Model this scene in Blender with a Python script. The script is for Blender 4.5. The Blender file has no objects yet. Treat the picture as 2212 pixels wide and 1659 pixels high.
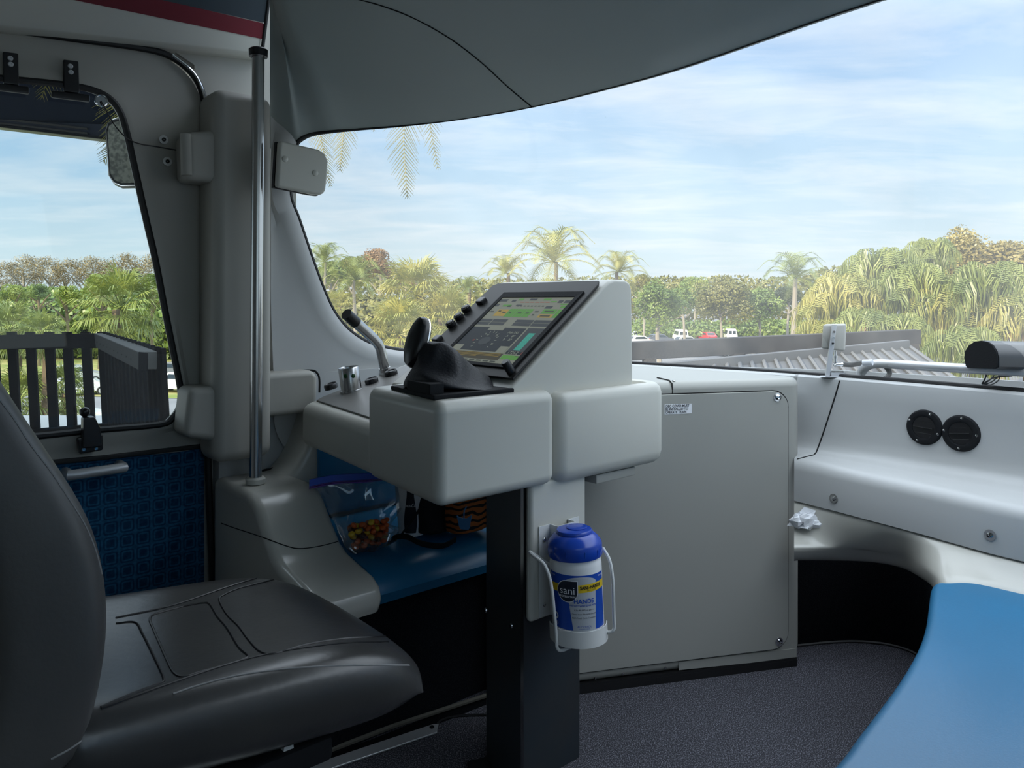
import bpy, bmesh, math, random
from mathutils import Vector as V, Matrix
from mathutils.bvhtree import BVHTree
C = bpy.context.scene.collection
rnd = random.Random(11)
pi = math.pi
# ---- camera numbers: eye 1.05 m over the cab floor, looking level along +Y
EYE = 1.05; FP = 1661.0; U0 = 1106.0; V0 = 650.0
Z = V((0, 0, 1))
F = V((.755, .656, 0)).normalized()          # along the train, forward
L = V((-.656, .755, 0)).normalized()         # across the train, towards its left side

def at(u, v, Y): return V(((u-U0)/FP*Y, Y, EYE+(V0-v)/FP*Y))
def ray(u, v): return V(((u-U0)/FP, 1.0, (V0-v)/FP))
CAMP = V((0, 0, EYE))
def onp(u, v, p, n):
    d = ray(u, v); return CAMP + d*((p-CAMP).dot(n)/d.dot(n))
def on_l(u, v, l): return onp(u, v, L*l, L)
def on_f(u, v, f): return onp(u, v, F*f, F)
def on_z(u, v, z): return onp(u, v, V((0, 0, z)), Z)
def T(f, l, z): return F*f + L*l + Z*z
def lerp(a, b, t): return a+(b-a)*t
def resample(pts, n):
    d = [0]
    for a, b in zip(pts, pts[1:]): d.append(d[-1]+(b-a).length)
    out = []; j = 0
    for i in range(n):
        t = d[-1]*i/(n-1)
        while j < len(d)-2 and d[j+1] < t: j += 1
        k = (t-d[j])/max(1e-9, d[j+1]-d[j]); out.append(lerp(pts[j], pts[j+1], min(1, k)))
    return out
def smooth(pts, n=6, closed=False):           # Catmull-Rom through points
    out = []; N = len(pts); R_ = N if closed else N-1
    for i in range(R_):
        p1 = pts[i]; p2 = pts[(i+1) % N]
        p0 = pts[i-1] if (i > 0 or closed) else p1*2-p2
        p3 = pts[(i+2) % N] if (i+2 < N or closed) else p2*2-p1
        for k in range(n):
            t = k/n
            out.append(.5*((2*p1)+(p2-p0)*t+(2*p0-5*p1+4*p2-p3)*t*t+(3*p1-p0-3*p2+p3)*t*t*t))
    if not closed: out.append(pts[-1].copy())
    return out

# ---- materials
MATS = {}
def mat(name, col, rough=.5, spec=.5, metal=0., noise=None, bump=None, coat=0., emit=None, sub=None):
    m = bpy.data.materials.new(name); m.use_nodes = True; MATS[name] = m
    nt = m.node_tree; b = nt.nodes['Principled BSDF']
    b.inputs['Base Color'].default_value = (*col, 1); b.inputs['Roughness'].default_value = rough
    b.inputs['Specular IOR Level'].default_value = spec; b.inputs['Metallic'].default_value = metal
    b.inputs['Coat Weight'].default_value = coat; b.inputs['Coat Roughness'].default_value = .15
    if emit: b.inputs['Emission Color'].default_value = (*emit[0], 1); b.inputs['Emission Strength'].default_value = emit[1]
    tc = None
    def tex(scale, detail=3):
        nonlocal tc
        if tc is None: tc = nt.nodes.new('ShaderNodeTexCoord')
        n = nt.nodes.new('ShaderNodeTexNoise'); n.inputs['Scale'].default_value = scale; n.inputs['Detail'].default_value = detail
        nt.links.new(tc.outputs['Object'], n.inputs['Vector']); return n
    if noise:
        sc, c2, lo, hi = noise
        n = tex(sc); r = nt.nodes.new('ShaderNodeValToRGB')
        r.color_ramp.elements[0].position = lo; r.color_ramp.elements[1].position = hi
        r.color_ramp.elements[0].color = (*col, 1); r.color_ramp.elements[1].color = (*c2, 1)
        nt.links.new(n.outputs['Fac'], r.inputs['Fac']); nt.links.new(r.outputs['Color'], b.inputs['Base Color'])
    if bump:
        sc, st, dist = bump
        n = tex(sc); bp = nt.nodes.new('ShaderNodeBump'); bp.inputs['Strength'].default_value = st; bp.inputs['Distance'].default_value = dist
        nt.links.new(n.outputs['Fac'], bp.inputs['Height']); nt.links.new(bp.outputs['Normal'], b.inputs['Normal'])
    return m
PL = (.60, .59, .53)
plastic = mat('plastic_warm_grey', PL, .38, .5, noise=(2.2, (.56, .55, .50), .35, .7), bump=(420, .06, .001))
plastic2 = mat('door_grey', (.42, .41, .37), .5, .4, noise=(2.5, (.38, .37, .34), .35, .7), bump=(500, .08, .001))
dashw = mat('dash_white', (.47, .475, .47), .34, .5, noise=(1.7, (.44, .45, .45), .3, .75), bump=(350, .05, .001))
gloss = mat('gelcoat_grey', (.52, .51, .46), .2, .5, noise=(3, (.48, .47, .43), .35, .7))
ceilm = mat('ceiling_grey', (.36, .40, .385), .5, .35, noise=(1.5, (.33, .37, .36), .3, .7), bump=(300, .05, .001))
cabm = mat('cabinet_grey', (.36, .36, .33), .42, .4, noise=(1.6, (.335, .335, .31), .3, .7), bump=(500, .06, .001))
rubber = mat('black_rubber', (.012, .012, .013), .5, .4)
blackp = mat('black_plastic', (.012, .012, .014), .32, .5)
blackm = mat('matte_black', (.01, .011, .013), .75, .2, bump=(300, .3, .001))
darkline = mat('dark_gap', (.02, .02, .02), .8, .1)
steel = mat('brushed_steel', (.55, .55, .55), .24, .5, 1.0)
chrome = mat('chrome', (.75, .76, .78), .08, .5, 1.0)
alu = mat('aluminium', (.62, .63, .65), .42, .5, .55)
darksteel = mat('dark_steel', (.035, .045, .055), .3, .6, .35, noise=(6, (.05, .05, .05), .4, .7))
bluev = mat('blue_vinyl', (.008, .12, .25), .30, .5, noise=(3, (.010, .14, .29), .3, .7), bump=(260, .12, .001))
leather = mat('black_leather', (.036, .036, .037), .29, .6, noise=(5, (.050, .048, .046), .35, .7), bump=(70, .08, .004))
leatherd = mat('worn_leather', (.060, .059, .059), .42, .5, noise=(9, (.075, .072, .070), .35, .7), bump=(160, .12, .002))
stitch = mat('stitching', (.26, .26, .26), .8, .1)
carpet = mat('speckled_carpet', (.040, .040, .048), .95, .1, noise=(330, (.24, .24, .28), .48, .68), bump=(330, .6, .004))
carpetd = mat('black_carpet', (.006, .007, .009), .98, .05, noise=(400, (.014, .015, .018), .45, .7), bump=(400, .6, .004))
white = mat('white_paint', (.72, .73, .72), .35, .5)
whitep = mat('white_plastic', (.78, .79, .80), .3, .5)
paper = mat('paper', (.8, .81, .84), .85, .1)
bluecap = mat('blue_cap', (.012, .06, .42), .22, .5)
lblue = mat('label_blue', (.01, .07, .42), .4, .4)
lyel = mat('label_yellow', (.72, .50, .02), .4, .4)
lgrey = mat('label_grey', (.45, .48, .52), .4, .4)
lnavy = mat('label_navy', (.012, .017, .03), .35, .4)
ltext = mat('print_blue', (.02, .08, .40), .5, .3)
dtext = mat('print_dark', (.02, .02, .025), .5, .3)
wtext = mat('print_white', (.75, .77, .8), .5, .3)
red = mat('red_paint', (.42, .02, .02), .4, .4)
maroon = mat('maroon_stripe', (.16, .008, .02), .5, .3)
navyband = mat('charcoal_band', (.03, .045, .06), .5, .3)
tigr = mat('tiger_orange', (.36, .10, .02), .7, .3)
charm = mat('charm_blue', (.06, .22, .46), .45, .4)
grn = mat('green_lamp', (.005, .06, .01), .25, .5)

def carpet_pattern():
    m = bpy.data.materials.new('blue_patterned_carpet'); m.use_nodes = True; nt = m.node_tree; N = nt.nodes; K = nt.links
    b = N['Principled BSDF']; b.inputs['Roughness'].default_value = .9; b.inputs['Specular IOR Level'].default_value = .1
    tc = N.new('ShaderNodeTexCoord')
    def math_(op, a, c=None):
        n = N.new('ShaderNodeMath'); n.operation = op
        for i, x in enumerate((a, c)):
            if x is None: continue
            if isinstance(x, (int, float)): n.inputs[i].default_value = x
            else: K.new(x, n.inputs[i])
        return n.outputs[0]
    dt = N.new('ShaderNodeVectorMath'); dt.operation = 'DOT_PRODUCT'; K.new(tc.outputs['Object'], dt.inputs[0]); dt.inputs[1].default_value = F
    sp = N.new('ShaderNodeSeparateXYZ'); K.new(tc.outputs['Object'], sp.inputs[0])
    def cell(x): return math_('ABSOLUTE', math_('SUBTRACT', math_('FRACT', math_('MULTIPLY', x, 26.0)), .5))
    x = cell(dt.outputs['Value']); y = cell(sp.outputs['Z'])
    d = math_('POWER', math_('ADD', math_('POWER', x, 6.), math_('POWER', y, 6.)), 1/6.)
    r = N.new('ShaderNodeValToRGB'); K.new(d, r.inputs[0]); cr = r.color_ramp; cr.interpolation = 'LINEAR'
    base = (.024, .13, .26, 1); dark = (.010, .06, .135, 1)
    cr.elements[0].position = 0; cr.elements[0].color = dark; cr.elements[1].position = .22; cr.elements[1].color = dark
    for p, c in ((.27, base), (.33, base), (.35, dark), (.42, dark), (.44, base), (1, base)):
        e = cr.elements.new(p); e.color = c
    n = N.new('ShaderNodeTexNoise'); n.inputs['Scale'].default_value = 95; K.new(tc.outputs['Object'], n.inputs['Vector'])
    mx = N.new('ShaderNodeMixRGB'); mx.blend_type = 'MULTIPLY'; mx.inputs[0].default_value = .7
    rr = N.new('ShaderNodeValToRGB'); rr.color_ramp.elements[0].position = .4; rr.color_ramp.elements[1].position = .6
    rr.color_ramp.elements[0].color = (.55, .55, .6, 1)
    K.new(n.outputs['Fac'], rr.inputs[0]); K.new(r.outputs[0], mx.inputs[1]); K.new(rr.outputs[0], mx.inputs[2]); K.new(mx.outputs[0], b.inputs['Base Color'])
    return m
bluecarpet = carpet_pattern()

def glassmat(name, tint, gl, dust, dustcol=(.8, .82, .82), specks=0.0, streak=0.0):
    m = bpy.data.materials.new(name); m.use_nodes = True; nt = m.node_tree; N = nt.nodes; K = nt.links
    N.remove(N['Principled BSDF']); out = N['Material Output']
    tr = N.new('ShaderNodeBsdfTransparent'); tr.inputs[0].default_value = (*tint, 1)
    g = N.new('ShaderNodeBsdfGlossy'); g.inputs['Roughness'].default_value = .02; g.inputs[0].default_value = (1, 1, 1, 1)
    df = N.new('ShaderNodeBsdfTranslucent'); df.inputs[0].default_value = (*dustcol, 1)
    m1 = N.new('ShaderNodeMixShader'); m2 = N.new('ShaderNodeMixShader')
    lw = N.new('ShaderNodeLayerWeight'); lw.inputs[0].default_value = .5
    pw = N.new('ShaderNodeMath'); pw.operation = 'POWER'; pw.inputs[1].default_value = 4.; K.new(lw.outputs['Facing'], pw.inputs[0])
    ml = N.new('ShaderNodeMath'); ml.operation = 'MULTIPLY_ADD'; ml.inputs[1].default_value = gl*.8; ml.inputs[2].default_value = gl*.06; K.new(pw.outputs[0], ml.inputs[0])
    K.new(ml.outputs[0], m1.inputs[0]); K.new(tr.outputs[0], m1.inputs[1]); K.new(g.outputs[0], m1.inputs[2])
    m2.inputs[0].default_value = dust; K.new(m1.outputs[0], m2.inputs[1]); K.new(df.outputs[0], m2.inputs[2])
    last = m2
    tc = N.new('ShaderNodeTexCoord')
    n = N.new('ShaderNodeTexNoise'); n.inputs['Scale'].default_value = 2.0; n.inputs['Detail'].default_value = 5; K.new(tc.outputs['Object'], n.inputs['Vector'])
    mr = N.new('ShaderNodeMapRange'); mr.inputs[1].default_value = .3; mr.inputs[2].default_value = .75; mr.inputs[3].default_value = dust*.5; mr.inputs[4].default_value = dust*1.5
    K.new(n.outputs['Fac'], mr.inputs[0]); K.new(mr.outputs[0], m2.inputs[0])
    if specks:
        vo = N.new('ShaderNodeTexVoronoi'); vo.inputs['Scale'].default_value = 16; K.new(tc.outputs['Object'], vo.inputs['Vector'])
        n2 = N.new('ShaderNodeTexNoise'); n2.inputs['Scale'].default_value = 3.3; K.new(tc.outputs['Object'], n2.inputs['Vector'])
        th = N.new('ShaderNodeMapRange'); th.inputs[1].default_value = .5; th.inputs[2].default_value = .75; th.inputs[3].default_value = 0; th.inputs[4].default_value = .055
        K.new(n2.outputs['Fac'], th.inputs[0])
        lt = N.new('ShaderNodeMath'); lt.operation = 'LESS_THAN'; K.new(vo.outputs['Distance'], lt.inputs[0]); K.new(th.outputs[0], lt.inputs[1])
        mm = N.new('ShaderNodeMath'); mm.operation = 'MULTIPLY'; mm.inputs[1].default_value = specks; K.new(lt.outputs[0], mm.inputs[0])
        dd = N.new('ShaderNodeBsdfDiffuse'); dd.inputs[0].default_value = (.2, .2, .2, 1)
        m3 = N.new('ShaderNodeMixShader'); K.new(mm.outputs[0], m3.inputs[0]); K.new(m2.outputs[0], m3.inputs[1]); K.new(dd.outputs[0], m3.inputs[2]); last = m3
    K.new(last.outputs[0], out.inputs['Surface']); return m
wglass = glassmat('windshield_glass', (.92, .93, .92), .3, .125, (.95, .92, .84), specks=.35)
dglass = glassmat('door_glass', (.92, .96, .96), .35, .005)
carglass = mat('car_glass', (.02, .03, .04), .08, .6)
bagm = glassmat('clear_bag_plastic', (.97, .97, .98), 2.5, .12, (.85, .87, .92))
zipm = mat('blue_zip', (.04, .11, .60), .3, .5)
zipp = mat('purple_zip', (.18, .04, .40), .3, .5)

# ---- mesh builder
class MB:
    def __init__(s): s.v = []; s.f = []; s.m = []
    def add(s, vs, fs, mi=0):
        o = len(s.v); s.v += [V(x) for x in vs]; s.f += [tuple(o+i for i in f) for f in fs]; s.m += [mi]*len(fs); return s
    def box(s, c, sx, sy, sz, ex=V((1, 0, 0)), ey=V((0, 1, 0)), ez=Z, mi=0):
        c = V(c); p = [c+ex*(a*sx/2)+ey*(b*sy/2)+ez*(d*sz/2) for d in (-1, 1) for b in (-1, 1) for a in (-1, 1)]
        return s.add(p, [(0, 2, 3, 1), (4, 5, 7, 6), (0, 1, 5, 4), (2, 6, 7, 3), (0, 4, 6, 2), (1, 3, 7, 5)], mi)
    def prism(s, poly, d, mi=0):
        n = len(poly); a = [V(p) for p in poly]; b = [p+d for p in a]
        return s.add(a+b, [tuple(range(n))[::-1], tuple(range(n, 2*n))]+[(i, (i+1) % n, n+(i+1) % n, n+i) for i in range(n)], mi)
    def grid(s, rows, closed=False, mi=0, caps=False):
        n = len(rows[0]); vs = [p for r in rows for p in r]; fs = []
        for i in range(len(rows)-1):
            for j in range(n if closed else n-1):
                k = (j+1) % n; fs.append((i*n+j, i*n+k, (i+1)*n+k, (i+1)*n+j))
        if caps: fs += [tuple(range(n))[::-1], tuple(range((len(rows)-1)*n, len(rows)*n))]
        return s.add(vs, fs, mi)
    def tube(s, path, r, n=10, caps=True, mi=0, flat=None):
        path = [V(p) for p in path]; rows = []; N = len(path); up = None
        for i, p in enumerate(path):
            t = (path[min(i+1, N-1)]-path[max(i-1, 0)]).normalized()
            if up is None: up = t.orthogonal().normalized()
            up = (up-t*up.dot(t)).normalized(); w = t.cross(up)
            rr = r[i] if isinstance(r, (list, tuple)) else r
            rows.append([p+(up*math.cos(2*pi*k/n)+w*math.sin(2*pi*k/n))*rr for k in range(n)])
        return s.grid(rows, True, mi, caps)
    def lathe(s, prof, c, ax=Z, n=24, mi=0, caps=True):
        c = V(c); ax = V(ax).normalized(); e = ax.orthogonal().normalized(); w = ax.cross(e); rows = []
        for r, h in prof: rows.append([c+ax*h+(e*math.cos(2*pi*k/n)+w*math.sin(2*pi*k/n))*max(r, 1e-5) for k in range(n)])
        return s.grid(rows, True, mi, caps)
    def ball(s, c, a, b, d, n=14, m=8, mi=0):       # a,b,d: three semi-axis vectors
        rows = []
        for i in range(m+1):
            t = pi*(i/m-.5); rows.append([V(c)+(a*math.cos(2*pi*k/n)+b*math.sin(2*pi*k/n))*max(.001, math.cos(t))+d*math.sin(t) for k in range(n)])
        return s.grid(rows, True, mi, True)

WPOS = {}
def wpos(o): return WPOS.get(o.name, V((0, 0, 0)))
def build(name, mb, mats, parent=None, bevel=0, seg=3, ang=35, sub=0, flat=False, label=None, cat=None, group=None, kind=None, loc=None, solid=0, wn=False):
    me = bpy.data.meshes.new(name); org = wpos(parent) if parent else (V(loc) if loc is not None else V((0, 0, 0)))
    if parent is None and loc is None and cat and mb.v:
        org = sum(mb.v, V((0, 0, 0)))/len(mb.v); org.z = min(p.z for p in mb.v)
    me.from_pydata([p-org for p in mb.v], [], mb.f)
    mats = mats if isinstance(mats, (list, tuple)) else [mats]
    for m in mats: me.materials.append(m)
    for p, mi in zip(me.polygons, mb.m): p.material_index = mi
    bm = bmesh.new(); bm.from_mesh(me); bmesh.ops.remove_doubles(bm, verts=bm.verts, dist=2e-6)
    bmesh.ops.recalc_face_normals(bm, faces=bm.faces)
    if bevel:
        es = [e for e in bm.edges if len(e.link_faces) == 2 and e.calc_face_angle(0) > math.radians(ang)]
        bmesh.ops.bevel(bm, geom=es, offset=bevel, segments=seg, profile=.5, affect='EDGES', clamp_overlap=True)
    bm.to_mesh(me); bm.free()
    o = bpy.data.objects.new(name, me); C.objects.link(o)
    if sub or solid:
        if solid: md = o.modifiers.new('s', 'SOLIDIFY'); md.thickness = solid; md.offset = 0
        if sub: md = o.modifiers.new('s', 'SUBSURF'); md.levels = sub; md.render_levels = sub
        bpy.context.view_layer.update()
        dg = bpy.context.evaluated_depsgraph_get(); nm = bpy.data.meshes.new_from_object(o.evaluated_get(dg)); o.modifiers.clear(); o.data = nm; me = nm
    if not flat:
        for p in me.polygons: p.use_smooth = True
        if not sub:
            me.set_sharp_from_angle(angle=math.radians(38))
            if bevel: md = o.modifiers.new('wn', 'WEIGHTED_NORMAL'); md.keep_sharp = True
    if parent: o.parent = parent; WPOS[o.name] = org
    else: o.location = org; WPOS[o.name] = org
    tag(o, label, cat, group, kind); return o
def tag(o, label=None, cat=None, group=None, kind=None):
    if label: o['label'] = label
    if cat: o['category'] = cat
    if group: o['group'] = group
    if kind: o['kind'] = kind
def thing(name, label, cat, loc, group=None):
    o = bpy.data.objects.new(name, None); C.objects.link(o); o.empty_display_size = .05
    o.location = V(loc); WPOS[o.name] = V(loc); tag(o, label, cat, group); return o
def copy_tree(o, parent=None):
    c = o.copy(); C.objects.link(c)
    if parent: c.parent = parent
    for ch in [x for x in C.objects if x.parent == o]: copy_tree(ch, c)
    return c
def bvh(o):
    og = WPOS[o.name]; me = o.data
    return BVHTree.FromPolygons([v.co+og for v in me.vertices], [tuple(p.vertices) for p in me.polygons])
def hit(u, v, b):
    h = b.ray_cast(CAMP, ray(u, v).normalized()); return (h[0], h[1]) if h[0] is not None else (None, None)
def seam(px, b, r=.0015, n=5, step=8, off=0.0):
    pts = []
    for p in smooth([V((x, y, 0)) for x, y in px], step):
        h, nn = hit(p.x, p.y, b)
        if h is not None:
            if nn.dot(CAMP-h) < 0: nn = -nn
            pts.append(h+nn*off)
    m = MB()
    if len(pts) > 1: m.tube(pts, r, n)
    return m
def screwhead(c, n, r, h=.002, mb=None, slot=True):
    mb = mb or MB(); mb.lathe([(r, 0), (r, h*.5), (r*.75, h), (r*.35, h), (r*.3, h*.4), (0, h*.4)], c, n, 14); return mb
def text2d(body, size, bold=0.0, align='CENTER', shear=0):
    cu = bpy.data.curves.new('t', 'FONT'); cu.body = body; cu.size = size; cu.align_x = align; cu.align_y = 'CENTER'; cu.offset = bold; cu.shear = shear; cu.resolution_u = 3
    o = bpy.data.objects.new('t', cu); C.objects.link(o); bpy.context.view_layer.update()
    me = bpy.data.meshes.new_from_object(o.evaluated_get(bpy.context.evaluated_depsgraph_get()))
    vs = [(v.co.x, v.co.y) for v in me.vertices]; fs = [tuple(p.vertices) for p in me.polygons]
    bpy.data.objects.remove(o); bpy.data.curves.remove(cu); bpy.data.meshes.remove(me); return vs, fs
def put_text(mb, body, size, fn, mi=0, bold=0.0, align='CENTER', x0=0, y0=0, sx=1, shear=0):
    vs, fs = text2d(body, size, bold, align, shear); mb.add([fn(x0+x*sx, y0+y) for x, y in vs], fs, mi)
def rrect(w, h, r, n=5):
    out = []
    for cx, cy, a0 in ((w/2-r, h/2-r, 0), (-w/2+r, h/2-r, pi/2), (-w/2+r, -h/2+r, pi), (w/2-r, -h/2+r, 1.5*pi)):
        for k in range(n+1): a = a0+pi/2*k/n; out.append((cx+r*math.cos(a), cy+r*math.sin(a)))
    return out
# ================= the setting: shell of the cab =================
# window opening of the windshield: edge points (pixel, depth) found from the photo, run from the far right of the top edge round to the far right of the sill
TOPE = [at(2300, -98, 1.11), at(1900, 0, 1.308), at(1500, 138, 1.617), at(1330, 187, 1.775), at(1150, 231, 1.975), at(1000, 257, 2.105), at(880, 271, 2.17), at(780, 279, 2.185), at(720, 284, 2.164), at(680, 289, 2.163), at(655, 298, 2.154)]
LEFE = [at(640, 312, 2.151), at(630, 345, 2.153), at(626, 420, 2.16), at(645, 475, 2.188), at(672, 555, 2.224), at(700, 630, 2.267), at(722, 675, 2.30), at(750, 710, 2.334), at(785, 735, 2.376), at(820, 748, 2.42), at(870, 757, 2.475), at(940, 764, 2.56), at(1040, 769, 2.68)]
BOTE = [at(1140, 773, 2.765), at(1250, 778, 2.79), at(1370, 785, 2.70), at(1530, 794, 2.53), at(1700, 805, 2.37), at(1950, 823, 2.10), at(2212, 845, 1.88), at(2500, 873, 1.68), T(2.1, 0, .83), T(1.95, -.3, .83)]
G_bot = [(.85, 2.13, .80), (1.36, 2.13, .80), (1.65, 2.12, .80), (1.88, 2.10, .80), (2.04, 1.97, .80), (2.12, 1.76, .80), (2.17, 1.48, .80), (2.20, 1.23, .80), (2.21, .9, .80), (2.20, .59, .80), (2.19, .34, .80), (2.12, 0, .80), (1.97, -.3, .80), (1.72, -.47, .80)]
G_top = [(.85, 2.03, 1.58), (1.02, 2.01, 1.58), (1.13, 1.95, 1.58), (1.22, 1.85, 1.58), (1.29, 1.69, 1.58), (1.34, 1.46, 1.58), (1.36, 1.2, 1.58), (1.365, .98, 1.58), (1.355, .75, 1.58), (1.335, .57, 1.58), (1.31, .3, 1.59), (1.26, .05, 1.6), (1.16, -.2, 1.6), (1.0, -.42, 1.6)]
gb = smooth([T(*p) for p in G_bot], 4); gt = smooth([T(*p) for p in G_top], 4)
build('window_2', MB().grid([[lerp(lerp(a, gm_, t), lerp(gm_, b, t), t) for a, b, gm_ in zip(gb, gt, [V((a.x*.93+b.x*.07, a.y*.93+b.y*.07, 1.22)) for a, b in zip(gb, gt)])] for t in [k/12 for k in range(13)]]), wglass, kind='structure', label='curved windshield wrapping the nose of the cab', loc=T(1.7, .8, 1.2))

# rubber gasket round the windshield opening
edge = smooth(TOPE+LEFE+BOTE, 5)
build('trim_1', MB().tube(edge, [.0075 if i > 52 else (.0018 if i < 26 else lerp(.0018, .0075, (i-26)/26)) for i in range(len(edge))], 8), rubber, kind='structure', label='black rubber gasket round the windshield', loc=edge[0])

# ceiling: a cove that rises from the top edge of the windshield
E0 = [at(583, 321, 2.163), at(602, 319, 2.16), at(624, 316, 2.156), at(641, 309, 2.151)]+TOPE[::-1]+[T(1.3, .1, 1.57), T(1.2, -.15, 1.57), T(1.0, -.5, 1.57)]
tg = [at(583, 0, 1.5), T(.6, 1.44, 0), T(.55, 1.42, 0), T(.5, 1.4, 0)]
nE = len(E0)
for i in range(4, nE):
    k = (i-4)/(nE-5); tg.append(T(lerp(.45, -.7, min(1, k*1.6)), lerp(1.45, .0, k), 0))
rows = []
for s in (0, .03, .07, .13, .2, .3, .42, .56, .75, 1.0):
    r = []
    for e, t in zip(E0, tg):
        p = lerp(e, V((t.x, t.y, e.z)), s); p.z = e.z+(1.99-e.z)*(1-(1-s)**2.3); r.append(p)
    rows.append(smooth(r, 3))
lip = [p+Z*.004+(p-V((tg[min(i//3, nE-1)].x, tg[min(i//3, nE-1)].y, p.z))).normalized()*.02 for i, p in enumerate(rows[0])]
ceiling = build('ceiling', MB().grid([lip]+rows), ceilm, kind='structure', loc=T(.6, .8, 1.99))
cb = bvh(ceiling)
build('trim_2', seam([(766, -4), (830, 14), (900, 42), (975, 85), (1040, 135), (1100, 190), (1148, 230)], cb, .0022), darkline, kind='structure', label='seam across the ceiling', loc=T(1, 1.5, 1.7))
build('roof', MB().box(T(.3, .8, 2.05), 4.2, 3.2, .05, F, L), ceilm, kind='structure', loc=T(.3, .8, 2.05)) if False else None
mb = MB(); mb.prism([T(-.75, -.6, 2.0), T(.9, -.6, 2.0), T(1.02, .5, 2.0), T(1.0, 1.7, 2.0), T(.85, 2.2, 2.0), T(-.75, 2.2, 2.0)], Z*.06)
build('ceiling_shell', mb, ceilm, kind='structure', loc=T(.2, .8, 2.0))

# trim surround and side wall left of the windshield
FAR = [(585, 250), (585, 345), (585, 430), (585, 480), (585, 560), (585, 650), (588, 740), (592, 830), (596, 930), (640, 985), (740, 1010), (860, 1000), (1040, 990)]
ed = [LEFE[i] for i in range(13)]
fr = [on_l(u, v, 2.03+.03*min(1, (v-250)/500)) for u, v in FAR]
mid = []; 
for e, f in zip(ed, fr):
    d = (f-e); k = .058/max(.058, d.length); p = e+d*k; p = p-L*.012; mid.append(p)
m0 = [e-L*.008+(f-e).normalized()*.004 for e, f in zip(ed, fr)]
m1 = [lerp(a, b, .5)-L*.012 for a, b in zip(ed, mid)]
m2 = [p+(f-p)*min(.5, .03/max(.03, (f-p).length))+L*.006 for p, f in zip(mid, fr)]
sm = [smooth(r, 5) for r in (ed, m0, m1, mid, m2, fr)]
wl = build('wall_left', MB().grid(sm), dashw, kind='structure', loc=T(1.1, 2.05, .6), wn=True)
wlb = bvh(wl)
# wall behind the door pillar and over the door
mb = MB()
P = [on_l(u, v, 2.12) for u, v in ((300, 60), (420, 140), (440, 230), (440, 700), (436, 1290), (640, 1290), (640, 60))]
mb.prism(P, L*.05)
build('wall_left_pillar', mb, plastic2, kind='structure', loc=T(.8, 2.1, 0))
mb = MB(); P = [on_l(u, v, 2.13) for u, v in ((-350, 30), (0, 62), (150, 85), (300, 108), (420, 150), (600, 150), (600, -200), (-350, -200))]
mb.prism(P, L*.05); build('wall_left_upper', mb, plastic2, kind='structure', loc=T(.4, 2.1, 1.7))
# lower wall below the arm moulding / behind the bench
mb = MB(); mb.prism([T(.76, 2.075, .0), T(1.62, 2.075, .0), T(1.62, 2.075, .84), T(1.0, 2.075, .84), T(.9, 2.075, .75), T(.76, 2.075, .7)], L*.05)
build('wall_left_lower', mb, dashw, kind='structure', loc=T(1.1, 2.08, 0))

# floor, rear and right walls (outside the frame, they keep the sun out)
build('floor', MB().box(T(.85, .75, -.025), 3.5, 3.1, .05, F, L), carpet, kind='structure', loc=T(.85, .75, 0))
build('wall_back', MB().box(T(-.75, .8, 1.0), .05, 3.0, 2.1, F, L), plastic2, kind='structure', loc=T(-.75, .8, 0))
mb = MB(); mb.prism([T(-.75, -.52, 0), T(2.1, -.52, 0), T(2.1, -.52, .8), T(-.75, -.52, .8)], L*-.05)
mb.prism([T(-.75, -.52, 1.62), T(1.42, -.52, 1.62), T(1.25, -.52, 1.9), T(-.75, -.52, 2.05)], L*-.05)
mb.prism([T(-.75, -.52, .8), T(-.40, -.52, .8), T(-.40, -.52, 1.62), T(-.75, -.52, 1.62)], L*-.05)
mb.prism([T(.92, -.52, .8), T(2.1, -.52, .8), T(1.42, -.52, 1.62), T(.80, -.52, 1.62)], L*-.05)
build('window_3', MB().prism([T(-.40, -.545, .8), T(.92, -.545, .8), T(.80, -.545, 1.62), T(-.40, -.545, 1.62)], L*-.004), dglass, kind='structure', label='window of the opposite cab side', loc=T(.2, -.55, 1.2))
build('wall_right', mb, dashw, kind='structure', loc=T(.5, -.5, 0))
mb = MB(); mb.prism([T(-.75, 2.13, 0), T(-.2, 2.13, 0), T(-.2, 2.13, 2.05), T(-.75, 2.13, 2.05)], L*.05)
build('wall_left_rear', mb, plastic2, kind='structure', loc=T(-.5, 2.1, 0))

# floor hatch strip, dark step strip by the bench base
mb = MB(); a = on_z(600, 1679.8, .002); b_ = on_z(945, 1564, .002); d = (b_-a).normalized(); n = V((d.y, -d.x, 0))
w = .037
mb.prism([a-d*.6, b_-d*.012, b_+n*.006, b_+n*w*.6-d*.012, b_+n*w-d*.02, a+n*w-d*.6], Z*.004)
tr3 = build('trim_3', mb, alu, bevel=.0008, seg=1, kind='structure', label='aluminium edge strip of the floor hatch', loc=a)
c = on_z(933, 1571, .006); build('screw', screwhead(c, Z, .006, .003), blackm, tr3)
mb = MB(); mb.tube(smooth([on_z(u, v, .003) for u, v in ((944, 1570), (950, 1558), (975, 1549), (1010, 1545), (1060, 1544))], 5), .003, 6)
build('trim_4', mb, rubber, kind='structure', label='black rubber edge of the floor hatch', loc=a)
mb = MB(); e1_ = T(-.1, 1.62, 0); mb.prism([a-d*.6+Z*.0, b_+Z*.0, on_z(1075, 1500, 0)+d*.25, on_z(1075, 1490, 0)+d*.25+L*.02, T(-.1, 1.66, 0)], Z*.0015)
build('trim_5', mb, carpetd, kind='structure', label='dark floor strip along the bench base', loc=a)

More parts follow.
